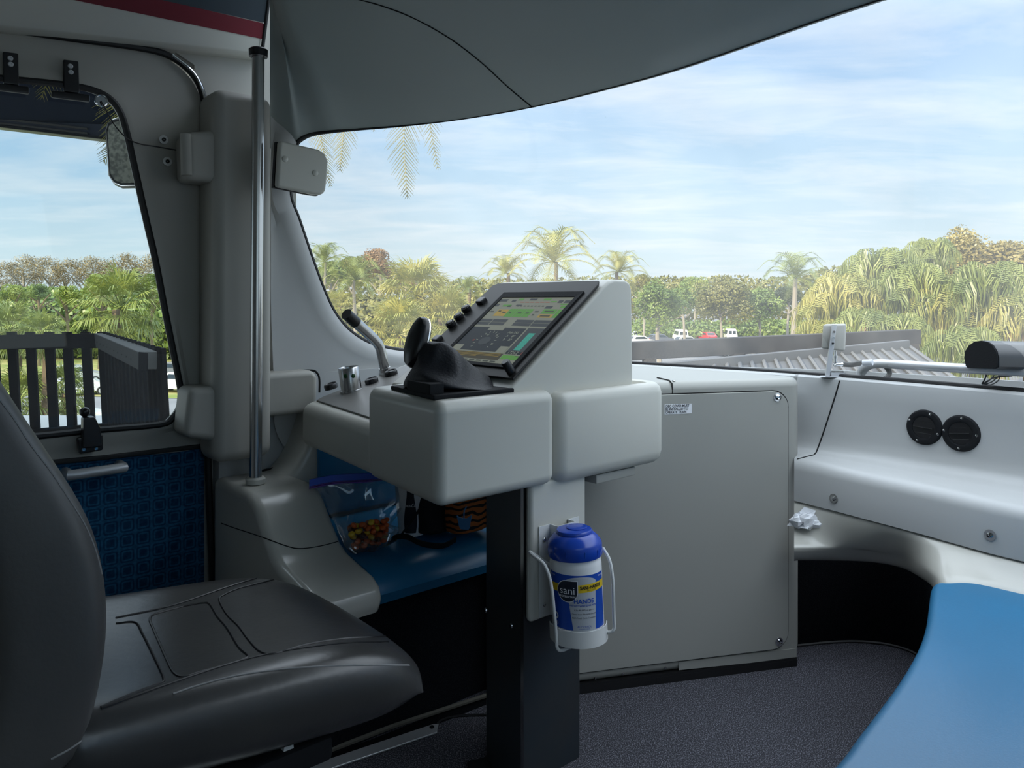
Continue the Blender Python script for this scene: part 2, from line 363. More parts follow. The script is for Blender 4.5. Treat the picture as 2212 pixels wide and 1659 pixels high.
# ---- door_1 in the plane l = 2.1
DL = 2.1
HOLE = [(-260, 130), (-120, 152), (0, 169), (120, 181), (190, 192), (232, 210), (258, 240), (273, 285), (290, 360), (312, 460), (335, 560), (358, 680), (379, 785), (391, 850), (388, 880), (372, 903), (345, 917), (218, 928), (80, 942), (-120, 960), (-260, 975)]
OUT = [(-260, 20), (-120, 45), (0, 64), (150, 86), (300, 107), (360, 125), (410, 165), (436, 218), (443, 300), (443, 420), (443, 500), (443, 580), (443, 680), (443, 760), (443, 830), (443, 900), (441, 966), (218, 991), (80, 1004), (-120, 1024), (-260, 1038)]
hole = smooth([on_l(u, v, DL) for u, v in HOLE], 4); outl = smooth([on_l(u, v, DL) for u, v in OUT], 4)
door = thing('door_1', 'grey cab side door with a black rimmed window and blue carpet lower panel', 'door', T(.1, 2.1, 0)); door['kind'] = 'structure'; del door['category']
rim = [lerp(h, o, min(.5, .022/max(.022, (o-h).length))) for h, o in zip(hole, outl)]
rim2 = [lerp(h, o, min(.7, .04/max(.04, (o-h).length))) for h, o in zip(hole, outl)]
mb = MB(); mb.grid([[p+L*.03 for p in hole], [p-L*.004 for p in hole], [p-L*.004 for p in rim], [p+L*.006 for p in rim2], [lerp(r, o, .5)+L*.006 for r, o in zip(rim2, outl)], [p+L*.006 for p in outl], [p+L*.035 for p in outl]])
build('door_panel', mb, plastic2, door)
mb = MB(); mb.tube([p-L*.002 for p in hole], .0085, 8); build('window_gasket', mb, rubber, door, label='black rubber window gasket')
cx = sum(hole, V((0, 0, 0)))/len(hole); mb = MB(); mb.prism([p+L*.012 for p in hole], L*.004)
build('window_1', mb, dglass, kind='structure', label='tinted window of the side door', loc=cx)
P = [on_l(u, v, DL+.012) for u, v in ((-260, 1040), (-120, 1026), (80, 1006), (218, 993), (441, 967))]
low = [V((p.x, p.y, .04)) for p in P]
mb = MB(); mb.prism(P+low[::-1], L*.02); build('carpet_panel', mb, bluecarpet, door, label='blue carpet panel with a pattern of rounded squares')
mb = MB(); mb.prism([p-L*.012 for p in P]+[p-L*.012+Z*.012 for p in P[::-1]], L*.02); build('ledge_trim', mb, rubber, door, bevel=.003, seg=2)
# pull handle
h0 = on_l(150, 1027, DL-.035); h1 = on_l(268, 1010, DL-.035)
hd = build('handle', MB().tube([h0+L*.05, h0+L*.01, h0, lerp(h0, h1, .1), lerp(h0, h1, .9), h1, h1+L*.01, h1+L*.05], .0125, 10), alu, door, label='silver pull handle')
# T shaped window hinges
def hinge(du, dv):
    mb = MB()
    def q(u, v, l): return on_l(u+du, v+dv, l)
    mb.prism([q(135, 130, DL-.004), q(168, 134, DL-.004), q(170, 203, DL-.004), q(136, 199, DL-.004)], L*-.010)
    mb.prism([q(110, 196, DL-.002), q(192, 206, DL-.002), q(192, 222, DL-.002), q(110, 212, DL-.002)], L*-.010)
    h = build('hinge', mb, blackp, door, bevel=.003, seg=2, label='black T shaped window hinge')
    s = MB()
    for u, v in ((152, 143), (153, 156)): screwhead(q(u, v, DL-.013), -L, .006, .003, s)
    build('screw', s, alu, h); return h
hinge(0, 0); hinge(-130, -17)
mb = MB()
def q(u, v, l): return on_l(u, v, l)
mb.prism([q(164, 945, DL-.004), q(218, 936, DL-.004), q(219, 970, DL-.004), q(168, 979, DL-.004)], L*-.02)
mb.prism([q(174, 900, DL-.012), q(199, 897, DL-.012), q(212, 922, DL-.012), q(214, 962, DL-.012), q(174, 966, DL-.012)], L*-.028)
mb.ball(q(183, 890, DL-.02), F*.012, L*.012, Z*.012)
la = build('latch', mb, blackp, door, bevel=.004, seg=2, label='black window latch')
s = MB(); screwhead(q(181, 971, DL-.025), -L, .005, .003, s); screwhead(q(208, 969, DL-.025), -L, .004, .002, s); build('screw', s, chrome, la)
for u, v in ((353, 302), (361, 349)):
    c = q(u, v, DL+.004); w_ = build('screw', MB().lathe([(.0, 0), (.0115, 0), (.0115, .003), (.007, .004), (0, .004)], c, -L, 18), white, door, label='white cap screw')
    build('socket', MB().lathe([(0, .002), (.0055, .004), (.005, .0065), (.002, .004), (0, .004)], c, -L, 10), blackp, w_)
c = q(218, 218, DL-.006)
k = build('fastener', MB().lathe([(0, 0), (.015, 0), (.0155, .004), (.0125, .005), (.012, .003), (0, .003)], c, -L, 20), chrome, door, label='round chrome fastener with a cord')
build('cord', MB().tube(smooth([q(218, 218, DL-.012), q(228, 236, DL-.02), q(246, 268, DL-.02), (q(272, 297, DL-.02)), q(300, 310, DL-.006), q(340, 317, DL-.002), q(392, 326, DL-.002)], 6), .0016, 6), blackp, k)
# door seal: dark rubber with a bright chrome line
SE = [(-260, 14), (-120, 40), (0, 60), (150, 82), (300, 103), (368, 122), (418, 163), (441, 217), (448, 300), (448, 600), (449, 965), (460, 1260)]
sp = smooth([on_l(u, v, 2.10) for u, v in SE], 5)
build('trim_6', MB().tube(sp, .009, 8), rubber, kind='structure', label='black rubber door seal', loc=sp[0])
SE2 = [(372, 118), (421, 160), (444, 217), (450, 290), (450, 600), (451, 965)]
build('trim_7', MB().tube(smooth([on_l(u, v, 2.088) for u, v in SE2], 6), .0035, 8), chrome, kind='structure', label='bright chrome edge of the door seal', loc=sp[0])

# ---- overhead header with the maroon stripe
h = thing('overhead_header', 'grey overhead header box with maroon and charcoal stripes above the side door', 'panel', T(.4, 1.9, 1.6))
A = on_l(-260, 40, 2.085); B = on_l(560, 124, 2.085)
def hp(u, v, k): return None
E = B-A; E.z = E.z
def HX(s, up, out): return lerp(A, B, s)-L*out+Z*up      # header face leans into the cab as it rises
mb = MB(); prof = [(0, .0), (.012, .012), (.03, .018), (.30, .11), (.42, .2), (.42, -.35), (0, -.35)]
pa = [HX(-.05, z_, o_) for z_, o_ in prof]; pb = [HX(1.0, z_, o_) for z_, o_ in prof]
build('header_box', MB().grid([pa, pb], True, 0, True), plastic, h, bevel=.012, seg=3)
nface = None
def hface(u, v):                                          # point on the leaning face
    p0 = HX(0, .03, .018); p1 = HX(1, .03, .018); p2 = HX(1, .30, .11); n = (p1-p0).cross(p2-p0).normalized()
    return onp(u, v, p0, n)
def strip(px, m, name):
    mb = MB(); pts = [hface(u, v) for u, v in px]; p0 = HX(0, .03, .018); p1 = HX(1, .03, .018); p2 = HX(1, .30, .11); n = (p1-p0).cross(p2-p0).normalized()
    if n.dot(CAMP-pts[0]) < 0: n = -n
    mb.prism([p+n*.0005 for p in pts], n*.0012); return build(name, mb, m, h, flat=True)
strip([(575, 52), (565, 84), (150, -2), (-60, -46), (-60, -110), (150, -62), (290, -15)], maroon, 'stripe')
strip([(578, -60), (575, 50), (290, -13), (150, -60), (150, -200), (578, -200)], navyband, 'upper_band')
build('end_cap', MB().tube([HX(1.0, z_, o_)+F*.002 for z_, o_ in ((-.0, -.1), (0, .0), (.012, .014), (.03, .02), (.30, .112), (.42, .2))], .005, 8), rubber, h, label='black rubber edge')
# ================= fittings on the left side =================
# pillar moulding between door and windshield
pl = thing('pillar_moulding', 'tall grey plastic pillar moulding with stub arms between the door and the windshield', 'moulding', T(.79, 2.05, .6))
mb = MB()
pf0 = .715; pf1 = .875
def pbox(f0, f1, l0, l1, z0, z1): mb.add([T(f, l, z) for z in (z0, z1) for l in (l0, l1) for f in (f0, f1)], [(0, 2, 3, 1), (4, 5, 7, 6), (0, 1, 5, 4), (2, 6, 7, 3), (0, 4, 6, 2), (1, 3, 7, 5)])
pbox(pf0, pf1, 1.985, 2.11, .63, 1.60)
build('column', mb, plastic2, pl, bevel=.03, seg=5)
def armp(px, l0, l1, name, bev=.018):
    mb = MB(); mb.prism([on_l(u, v, l0) for u, v in px], L*(l1-l0)); return build(name, mb, plastic2, pl, bevel=bev, seg=4)
armp([(404, 284), (520, 276), (520, 398), (406, 388)], 2.0, 2.1, 'hinge_arm')
armp([(410, 838), (520, 832), (520, 960), (398, 945)], 1.998, 2.1, 'hinge_arm')
armp([(570, 808), (680, 800), (688, 815), (686, 890), (570, 902)], 2.0, 2.1, 'side_arm', .016)
p0 = on_l(401, 289, 2.012); p1 = on_l(404, 379, 2.012)
build('hinge_barrel', MB().tube([p0, p1], .0145, 12), plastic2, pl, bevel=.003, seg=2)
build('sealant', MB().tube(smooth([on_l(u, v, 2.085) for u, v in ((410, 850), (413, 870), (411, 900), (416, 918), (409, 930), (398, 925), (396, 905), (404, 880), (410, 850))], 5), .002, 6), darkline, pl, label='dark bead of sealant')
# recessed socket outline behind the side arm and access panel line below
build('trim_8', MB().tube(smooth([on_l(u, v, 2.045) for u, v in ((575, 806), (630, 803), (672, 800), (685, 806), (690, 820), (690, 848))], 5), .003, 6), darkline, kind='structure', label='dark outline round the side arm socket', loc=T(.95, 2.05, .8))
build('trim_9', MB().tube(smooth([on_l(u, v, 2.045) for u, v in ((650, 880), (646, 930), (640, 975), (630, 996), (605, 1007), (566, 1017))], 5), .003, 6), darkline, kind='structure', label='dark edge of the access panel behind the pole', loc=T(.95, 2.05, .6))
# bottom wall lip with dark slot
mb = MB(); mb.prism([on_l(u, v, 2.04) for u, v in ((648, 950), (659, 955), (652, 998), (641, 994))], L*.01); build('wall_slot', mb, blackp, kind='structure', loc=T(1, 2.04, .6))

# grab pole standing on the arm moulding
pb_ = at(552, 1043, 1.976); pt = at(558, 112, 1.976)
gp = thing('grab_pole', 'polished steel grab pole rising from the grey bench arm to the header', 'pole', pb_)
build('pole', MB().tube([pb_, lerp(pb_, pt, .5), pt], .0155, 20), steel, gp)
build('flange', MB().lathe([(.0, -.004), (.024, -.004), (.0245, .008), (.021, .012), (.016, .012), (.0, .012)], pb_+Z*.003, Z, 24), plastic, gp, label='grey plastic base ring')
build('top_collar', MB().lathe([(.0, -.008), (.023, -.008), (.024, .01), (.018, .014), (.0, .014)], pt-Z*.005, Z, 24), blackp, gp, label='black top collar')

# small padded plate with two screws beside the pole
mb = MB(); PX = [(597, 306), (640, 316), (680, 325), (694, 334), (701, 350), (699, 385), (695, 415), (686, 423), (668, 421), (630, 413), (591, 405)]
def pp(u, v): return at(u, v, 1.97+.10*(u-590)/110)
n_ = (pp(700, 330)-pp(590, 305)).cross(pp(590, 405)-pp(590, 305)).normalized()
if n_.dot(CAMP-pp(600, 350)) < 0: n_ = -n_
pd = thing('speaker_plate', 'small rounded grey plate with two round screws beside the steel pole', 'cover plate', pp(590, 405))
build('plate', MB().prism([pp(u, v) for u, v in PX], n_*.022), plastic, pd, bevel=.007, seg=4)
build('gasket', MB().prism([pp(u, v)-n_*.012 for u, v in PX], n_*.011), rubber, pd)
for u, v in ((607, 346), (672, 376)): build('screw', MB().lathe([(.0, .0), (.0085, 0), (.008, .003), (.005, .0045), (0, .005)], pp(u, v)+n_*.021, n_, 16), plastic, pd)

# grey arm moulding at the end of the bench
prof = [(2.08, .578), (1.86, .580), (1.82, .572), (1.785, .55), (1.745, .505), (1.70, .462), (1.665, .445), (1.60, .432), (1.545, .422), (1.515, .405), (1.50, .375), (1.515, .345), (1.56, .325), (1.62, .31), (1.66, .25), (1.66, 0), (2.08, 0)]
mb = MB(); mb.grid([[T(.745, l, z) for l, z in prof], [T(.925, l, z) for l, z in prof]], True, 0, True)
am = thing('moulded_bench_end', 'glossy grey moulded bench arm under the steel pole', 'bench end', T(.83, 1.8, 0))
arm = build('arm_body', mb, gloss, am, bevel=.022, seg=5, ang=50)
mb = MB(); mb.grid([[T(f, l, z) for f, l, z in ((.925+a, 2.06, .60+b), (.925+a, 1.97, .60+b), (.925+a, 1.95, .56+b*.4), (.925+a, 1.95, .44))] for a, b in ((-.06, -.03), (0, 0), (.045, .10), (.06, .16))])
build('back_fairing', mb, gloss, am, sub=2)
ab = bvh(arm)
build('joint_line', seam([(478, 1130), (505, 1140), (560, 1158), (620, 1180), (650, 1185), (690, 1180), (730, 1170)], ab, .0014), darkline, am)

# left bench: cushion, backrest, dark base
def bench_prof(f): return [T(f, l, z) for l, z in ((1.99, .33), (1.99, .435), (1.90, .438), (1.75, .436), (1.65, .43), (1.59, .418), (1.56, .395), (1.55, .365), (1.565, .338), (1.60, .33))]
lb = thing('left_bench', 'blue vinyl bench seat along the left wall behind the console', 'bench', T(1.2, 1.8, 0))
rows_ = [bench_prof(.927+(1.56-.927)*k/10) for k in range(11)]
build('seat_cushion', MB().grid(rows_, True, 0, True), bluev, lb, bevel=.006, seg=2, ang=60)
mb = MB(); mb.add([T(f, l, z) for f in (.99, 1.60) for l, z in ((1.965, .445), (2.00, .74), (2.07, .74), (2.07, .445))], [(0, 1, 2, 3), (7, 6, 5, 4), (0, 4, 5, 1), (1, 5, 6, 2), (2, 6, 7, 3), (3, 7, 4, 0)])
build('backrest', mb, bluev, lb, bevel=.02, seg=4)
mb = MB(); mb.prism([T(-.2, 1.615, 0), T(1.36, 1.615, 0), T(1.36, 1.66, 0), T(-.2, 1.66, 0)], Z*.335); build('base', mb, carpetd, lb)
mb = MB(); mb.tube([on_z(700, 1625, .012)+L*.0, on_z(850, 1568, .012), on_z(1060, 1499, .012)], .006, 6); build('base_trim', mb, mat('dusty_edge', (.09, .085, .07), .8), lb, label='dusty grey edging at the floor')
# ================= dash along the nose, bench surround, right bench =================
nose = resample(smooth(BOTE[:], 5), 60)
nose = [p for p in nose]
def inward(i):
    t = (nose[min(i+1, 59)]-nose[max(i-1, 0)]); n = V((-t.y, t.x, 0)).normalized()
    return n if n.dot(T(1.2, .8, 0)-V((nose[i].x, nose[i].y, 0))) > 0 else -n
INW = [inward(i) for i in range(60)]
for _ in range(4): INW = [(INW[max(0, i-1)]+INW[i]*2+INW[min(59, i+1)]).normalized() for i in range(60)]
DP = [(-.03, .80), (-.01, .822), (.010, .828), (.026, .827), (.036, .822), (.042, .806), (.046, .77), (.056, .66), (.062, .636), (.072, .619), (.09, .609), (.115, .605), (.175, .601), (.198, .596), (.214, .585), (.223, .567), (.232, .482), (.20, .478)]
rows = []
NU = [U0+FP*p.x/p.y if p.y > .3 else 9999 for p in nose]
DK = [lerp(.66, 1.0, max(0, min(1, (u-1780)/430))) for u in NU]
for d, z in DP: rows.append([V((p.x+n.x*d*k, p.y+n.y*d*k, z+(p.z-.829)*.6)) for p, n, k in zip(nose, INW, DK)])
def cut(mb, q, no):                               # keep the side the normal points to
    bm = bmesh.new(); vs_ = [bm.verts.new(p) for p in mb.v]
    for f in mb.f:
        try: bm.faces.new([vs_[i] for i in f])
        except ValueError: pass
    bmesh.ops.bisect_plane(bm, geom=bm.verts[:]+bm.edges[:]+bm.faces[:], plane_co=q, plane_no=no, clear_inner=True)
    bm.verts.index_update(); out = MB(); out.add([v.co.copy() for v in bm.verts], [tuple(v.index for v in f.verts) for f in bm.faces]); bm.free(); return out
CQ = V((.812, 2.213, 0)); CN = V((1, -.367, 0)).normalized()
dmb = cut(MB().grid(rows), CQ, CN)
dmb.grid([[p for p, u in zip(r, NU) if u < 1760] for r in rows[:6]])
dash = build('dashboard', dmb, dashw, label='white moulded dashboard along the foot of the windshield with two round vents', cat='dashboard', loc=T(1.9, .8, .6))
db = bvh(dash)
build('panel_joint', seam([(1814, 822), (1806, 850), (1795, 885), (1782, 925), (1768, 965), (1760, 981), (1745, 986), (1722, 992)], db, .0022), darkline, dash)
for u, v in ((1801, 1083), (2139, 1162)):
    c, n = hit(u, v-6, db)
    if c is not None:
        if n.dot(CAMP-c) < 0: n = -n
        bo = build('bolt', MB().lathe([(0, 0), (.0125, 0), (.0125, .002), (.006, .002)], c, n, 20), steel, dash)
        build('bolt_head', MB().lathe([(.006, .002), (.006, .006), (.003, .007), (0, .007)], c, n, 10), chrome, bo)

# two round air vents in the dash
def vent(u, v, r, tilt, label):
    c, n = hit(u, v, db)
    if n.dot(CAMP-c) < 0: n = -n
    t = thing('air_vent', label, 'air vent', c, 'round air vents in the dashboard')
    build('ring', MB().lathe([(r*.60, .0), (r*.62, .006), (r*.72, .008), (r*.92, .006), (r, .001), (r, -.004), (r*.6, -.004)], c, n, 40, caps=False), blackm, t)
    build('bowl', MB().lathe([(r*.61, .005), (r*.58, -.004), (r*.4, -.016), (0, -.02)], c, n, 30), blackp, t)
    ux = n.cross(Z).normalized(); uy = ux.cross(n).normalized()
    ca, sa = math.cos(tilt), math.sin(tilt); ex = ux*ca+uy*sa; ey = uy*ca-ux*sa
    for k in (-.33, 0., .33):
        w = math.sqrt(max(.01, .55**2-k*k))*r*1.9
        mb = MB(); mb.box(c+ey*(k*r)+n*(-.001+.006*(k == 0)), w, .0022, .013, ex, (ey+n*.5).normalized(), n); build('louvre', mb, blackp, t)
    for a in (.3, 1.9, 3.4, 5.0):
        p = c+(ex*math.cos(a+tilt)+ey*math.sin(a+tilt))*r*.83+n*.005
        build('screw', MB().lathe([(.0, 0), (.0042, 0), (.0036, .0022), (0, .003)], p, n, 12), chrome, t)
vent(1997, 923, .046, .05, 'left of the two round black air vents in the white dashboard')
vent(2076, 936, .046, -.12, 'right of the two round black air vents in the white dashboard')

# moulded bench surround under the dash
US = [1660, 1723, 1780, 1830, 1870, 1910, 1950, 1985, 2015, 2040, 2090, 2150, 2212, 2300, 2420]
dseam = rows[-2]
def seamp(u):                                   # point of the dash foot seen at column u
    best = None
    for a, b in zip(dseam, dseam[1:]):
        ua, ub = U0+FP*a.x/a.y, U0+FP*b.x/b.y
        if min(ua, ub) <= u <= max(ua, ub): return lerp(a, b, (u-ua)/(ub-ua))
    return dseam[-1]
lipv = [1190, 1190, 1190, 1191, 1193, 1199, 1208, 1227, 1250, 1262, 1264, 1272, 1287, 1308, 1340]
lipz = [.375, .375, .375, .376, .378, .382, .388, .398, .410, .42, .43, .43, .43, .43, .43]
botv = [1213, 1213, 1213, 1214, 1216, 1221, 1231, 1250, 1275, 1290, 1300, 1310, 1325, 1350, 1380]
R0 = []; R1 = []; R2 = []; R2b = []; R3 = []; R4 = []; R5 = []
for u, lv, lz, bv in zip(US, lipv, lipz, botv):
    s = seamp(u)-V((0, 0, .004)); lp = on_z(u, lv, lz); bt = on_z(u, bv, lz-.045)
    if u > 2020: bt = lp+F*-.04-Z*.05
    R0.append(s+F*.01); R1.append(s); hz_ = lerp(s, lp, .30); hz_.z = lerp(s.z, lp.z, .72 if u < 1900 else .45); R2.append(hz_); R2b.append(lerp(s, lp, .8)+Z*(lp.z+.008-lerp(s.z, lp.z, .8))*(1 if u < 1950 else .3)); R3.append(lp+(s-lp)*.05+Z*.004); R4.append(lerp(lp, bt, .5)-F*(.006 if u < 2000 else 0)); R5.append(bt)
R6 = [p+F*.05-Z*.004 for p in R5]
bs = build('bench_surround', cut(MB().grid([smooth(r, 4) for r in (R0, R1, R2, R2b, R3, R4, R5, R6)]), CQ, CN), gloss, sub=1, label='glossy grey moulded shelf below the dashboard that curves into the right bench', cat='shelf')
sb = bvh(bs)
# right bench
rbn = thing('right_bench', 'long blue vinyl bench cushion curving along the right side in the foreground', 'bench', T(1.1, .1, 0))
inner = [V((.19, .80, 0))]+[on_z(u, v, .385) for u, v in ((1785, 1745), (1850, 1659), (1893, 1600), (1928, 1550), (1960, 1498), (1986, 1445), (2000, 1398), (2007, 1345))]+[on_z(2011, 1296, .405), on_z(2020, 1272, .42), on_z(2043, 1262, .43), on_z(2075, 1261, .43), on_z(2120, 1266, .43), on_z(2212, 1287, .43), on_z(2330, 1315, .43)]
ins = smooth(inner, 4); outer = [T(1.65, -.45, 0), T(.75, -.45, 0)]
poly = [V((p.x, p.y, .320)) for p in ins+outer]
build('cushion', MB().prism(poly, Z*.118), bluev, rbn, bevel=.045, seg=6, ang=60)
inset = [V((.37, .70, 0)), V((.60, 1.07, 0)), V((.80, 1.36, 0)), V((.90, 1.53, 0)), V((.98, 1.62, 0)), V((1.12, 1.5, 0))]
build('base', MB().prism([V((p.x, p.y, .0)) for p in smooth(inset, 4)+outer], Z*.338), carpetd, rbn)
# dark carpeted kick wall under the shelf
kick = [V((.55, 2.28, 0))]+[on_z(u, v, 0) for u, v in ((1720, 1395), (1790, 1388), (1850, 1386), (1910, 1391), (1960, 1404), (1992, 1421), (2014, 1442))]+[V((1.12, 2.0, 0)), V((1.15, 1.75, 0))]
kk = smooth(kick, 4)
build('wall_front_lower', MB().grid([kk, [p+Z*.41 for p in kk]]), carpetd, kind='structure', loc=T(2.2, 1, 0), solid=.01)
build('trim_10', MB().tube([p+V((-.004, -.008, .004)) for p in kk], .004, 6), mat('grey_edging', (.08, .08, .08), .8), kind='structure', label='grey edging at the foot of the kick wall', loc=T(2.2, 1, 0))
# outer nose skin under the windshield so no daylight leaks in
skin = [V((p.x-n.x*.035, p.y-n.y*.035, 0)) for p, n in zip(resample([LEFE[10]]+smooth(LEFE[10:]+BOTE, 4), 60), [V((0, 0, 0))]*60)]
sk = [T(f, l, 0) for f, l in ((.8, 2.16), (1.5, 2.16), (1.88, 2.13), (2.07, 2.0), (2.2, 1.8), (2.42, 1.5), (2.55, 1.23), (2.6, .9), (2.6, .5), (2.4, 0), (2.0, -.3), (1.75, -.5))]
build('wall_front', MB().grid([[p+Z*0 for p in sk], [p+Z*.815 for p in sk]]), dashw, kind='structure', loc=T(2.2, .8, 0), solid=.01)

# crumpled paper on the shelf
mb = MB(); c = hit(1747, 1142, sb)[0]; rr = random.Random(5)
for k, (dx, dy, dz, s) in enumerate(((-.022, .012, .0, .028), (.004, .0, .0, .028), (.028, -.008, -.004, .021))):
    r_ = []
    for i in range(7):
        t = pi*(i/6-.5); r_.append([c+V((dx, dy, dz+.02))+V((math.cos(a)*math.cos(t), math.sin(a)*math.cos(t)*.6, math.sin(t)*.75))*s*rr.uniform(.72, 1.25) for a in [2*pi*j/10 for j in range(10)]])
    mb.grid(r_, True, 0, True)
mb.add([c+V(p) for p in ((-.05, .03, .0), (-.005, .02, .055), (.02, .0, .05), (-.01, -.02, .005))], [(0, 1, 2, 3)])
pap = build('crumpled_paper', mb, paper, flat=True, label='crumpled white paper wrapper on the grey shelf beside the cabinet', cat='paper')

# ---- cabinet in the corner
A_ = V((.188, 2.057, 0)); B_ = V((.818, 2.213, 0)); e = (B_-A_).normalized(); nf = V((e.y, -e.x, 0))
if nf.dot(-A_) < 0: nf = -nf
cab = thing('cabinet', 'tall grey equipment cabinet with a screwed cover panel behind the console', 'cabinet', (A_+B_)/2)
Lc = A_-e*.20
poly = [Lc, B_, T(2.13, 1.16, 0), T(2.14, 1.3, 0), T(2.08, 1.75, 0), T(1.9, 1.98, 0), T(1.62, 2.04, 0), T(1.36, 1.64, 0)]
mb = MB(); mb.prism([p+Z*.024 for p in poly], Z*.803); body = build('body', mb, cabm, cab, bevel=.024, seg=5, ang=30)
mb = MB(); mb.prism([p+nf*.003 for p in (Lc, B_)]+[B_-nf*.02, Lc-nf*.02], Z*.026); build('kick_strip', mb, rubber, cab)
mb = MB(); mb.prism([A_+e*.215+nf*.0035, B_+nf*.0035, B_-nf*.01, A_+e*.215-nf*.01], Z*.019); build('kick_strip', mb, rubber, cab)
def fp(s, z, d=0.): return A_+e*s+Z*z+nf*d
cxs, czs = .23, .425
pl0 = [(x+cxs, y+czs) for x, y in rrect(.78, .735, .05, 6)]
build('panel_gap', MB().prism([fp(s*1.0+(s-cxs)*.008, z+(z-czs)*.008, .0008) for s, z in pl0], nf*.0012), darkline, cab, flat=True)
pan = build('cover_panel', MB().prism([fp(s, z, .001) for s, z in pl0], nf*.006), cabm, cab, bevel=.002, seg=2)
def onface(u, v, d=.007): return onp(u, v, A_+nf*d, nf)
for u, v in ((1679, 858), (1683, 1386)):
    s = build('screw', MB().lathe([(0, 0), (.0125, 0), (.012, .002), (.008, .0025), (.0075, .006), (.004, .008), (0, .006)], onface(u, v), nf, 18), chrome, pan)
for u, v in ((1287, 1465), (1346, 1456), (1437, 1443), (1475, 1431), (1501, 1430), (1558, 1426), (1641, 1417), (1699, 1408)):
    build('rivet', MB().lathe([(0, 0), (.004, 0), (.003, .0015), (0, .002)], onface(u, v, .0), nf, 10), steel, cab)
mb = MB(); mb.prism([onface(u, v, .0) for u, v in ((1466, 1429), (1720, 1400), (1720, 1421), (1466, 1447))], nf*.002); build('patch_plate', mb, cabm, cab)
# sticker
s0, s1, z0, z1 = .235, .316, .739, .766
def stk(x, y): return fp((s0+s1)/2+x, (z0+z1)/2+y, .0082)
stp = build('sticker', MB().prism([fp(s, z, .007) for s, z in ((s0, z0), (s1, z0), (s1, z1), (s0, z1))], nf*.0006), paper, cab, flat=True, label='white warning sticker')
mb = MB()
for i, t in enumerate(('OBC COVER MUST', 'BE INSTALLED TO', 'OPERATE TRAIN')): put_text(mb, t, .0098, stk, bold=.00015, align='LEFT', x0=-.0385, y0=.0085-i*.0085, sx=.87)
build('lettering', mb, dtext, stp, flat=True)
mb = MB(); mb.tube([fp(.262, .79, .0), fp(.262, .822, -.003), fp(.262, .829, -.02), fp(.262, .829, -.1)], .0018, 6); build('panel_joint', mb, darkline, cab)
for u, v in ((1450, 795), (1455, 823)):
    build('screw', MB().lathe([(0, 0), (.005, 0), (.004, .002), (0, .003)], on_z(u, v, .827), Z, 10), steel, cab)

# ---- GPS receiver box on a post, rail, cable, beacon hood
gz = .828
def dk(u, Y): return at(u, 800, Y)
Yg = 2.25
gb_ = at(1795, 812, Yg); gps = thing('antenna', 'small grey antenna box on an aluminium post standing on the dashboard', 'antenna', V((gb_.x, gb_.y, gz)))
def G(u, v, d=0.): return at(u, v, Yg+d)
mb = MB(); mb.prism([G(1778, 701), G(1827, 700), G(1824, 759), G(1774, 753)], V((.022, .045, 0))); build('box', mb, plastic2, gps, bevel=.006, seg=3)
mb = MB(); mb.prism([G(1798, 700, -.014), G(1808, 700, -.014), G(1794, 813, -.008), G(1783, 813, -.008)], V((.003, .012, 0))); ps = build('post', mb, alu, gps, bevel=.0015, seg=1)
for v in (717, 730, 742): build('screw', MB().lathe([(0, 0), (.0035, 0), (.003, .002), (0, .002)], G(1802-(v-717)*.11, v, -.015), V((0, -1, 0)), 10), blackp if v != 730 else chrome, ps)
mb = MB(); b0 = G(1775, 814); mb.prism([V((p.x, p.y, gz)) for p in (G(1772, 800, -.02), G(1842, 800, -.02), G(1842, 800, .02), G(1772, 800, .02))], Z*.002)
mb.prism([G(1796, 802, -.012), G(1822, 802, -.012), G(1842, 815, -.012), G(1796, 815, -.012)], V((0, .003, 0)))
mb.prism([G(1796, 802, -.012), G(1822, 802, -.012), G(1822, 802, .012), G(1796, 802, .012)], Z*-.003)
br = build('bracket', mb, alu, gps)
build('connector', MB().lathe([(0, 0), (.006, 0), (.006, .012), (.0085, .012), (.0085, .02), (.005, .02), (.005, .036), (0, .036)], G(1804, 783, .02), Z, 12), chrome, gps)
build('plug', MB().tube([G(1802, 790, .02), G(1806, 787, .02), G(1822, 787, .02)], .006, 10), chrome, gps)
build('cable', MB().tube(smooth([G(1820, 787, .02), G(1840, 788, .02), G(1862, 784, .0), G(1885, 783, -.02), G(1905, 787, -.03), G(1918, 797, -.03), G(1921, 808, -.03), G(1912, 818, -.03), G(1898, 824, -.03)], 6), .0072, 8), rubber, gps, label='black looped cable')
ra = thing('beacon_rail', 'bent aluminium tube rail running along the dashboard top', 'rail', at(1856, 818, 2.2))
build('tube', MB().tube(smooth([at(1855, 822, 2.215), at(1860, 806, 2.215), at(1872, 792, 2.2), at(1892, 786, 2.18), at(1930, 787, 2.14), at(2010, 792, 2.05), at(2100, 797, 1.97), at(2230, 804, 1.87), at(2400, 815, 1.75)], 5), .0125, 14), alu, ra)
build('wrap_label', MB().tube([at(1864, 783.5, 2.175), at(1885, 783.0, 2.157)], .0085, 12), paper, ra)
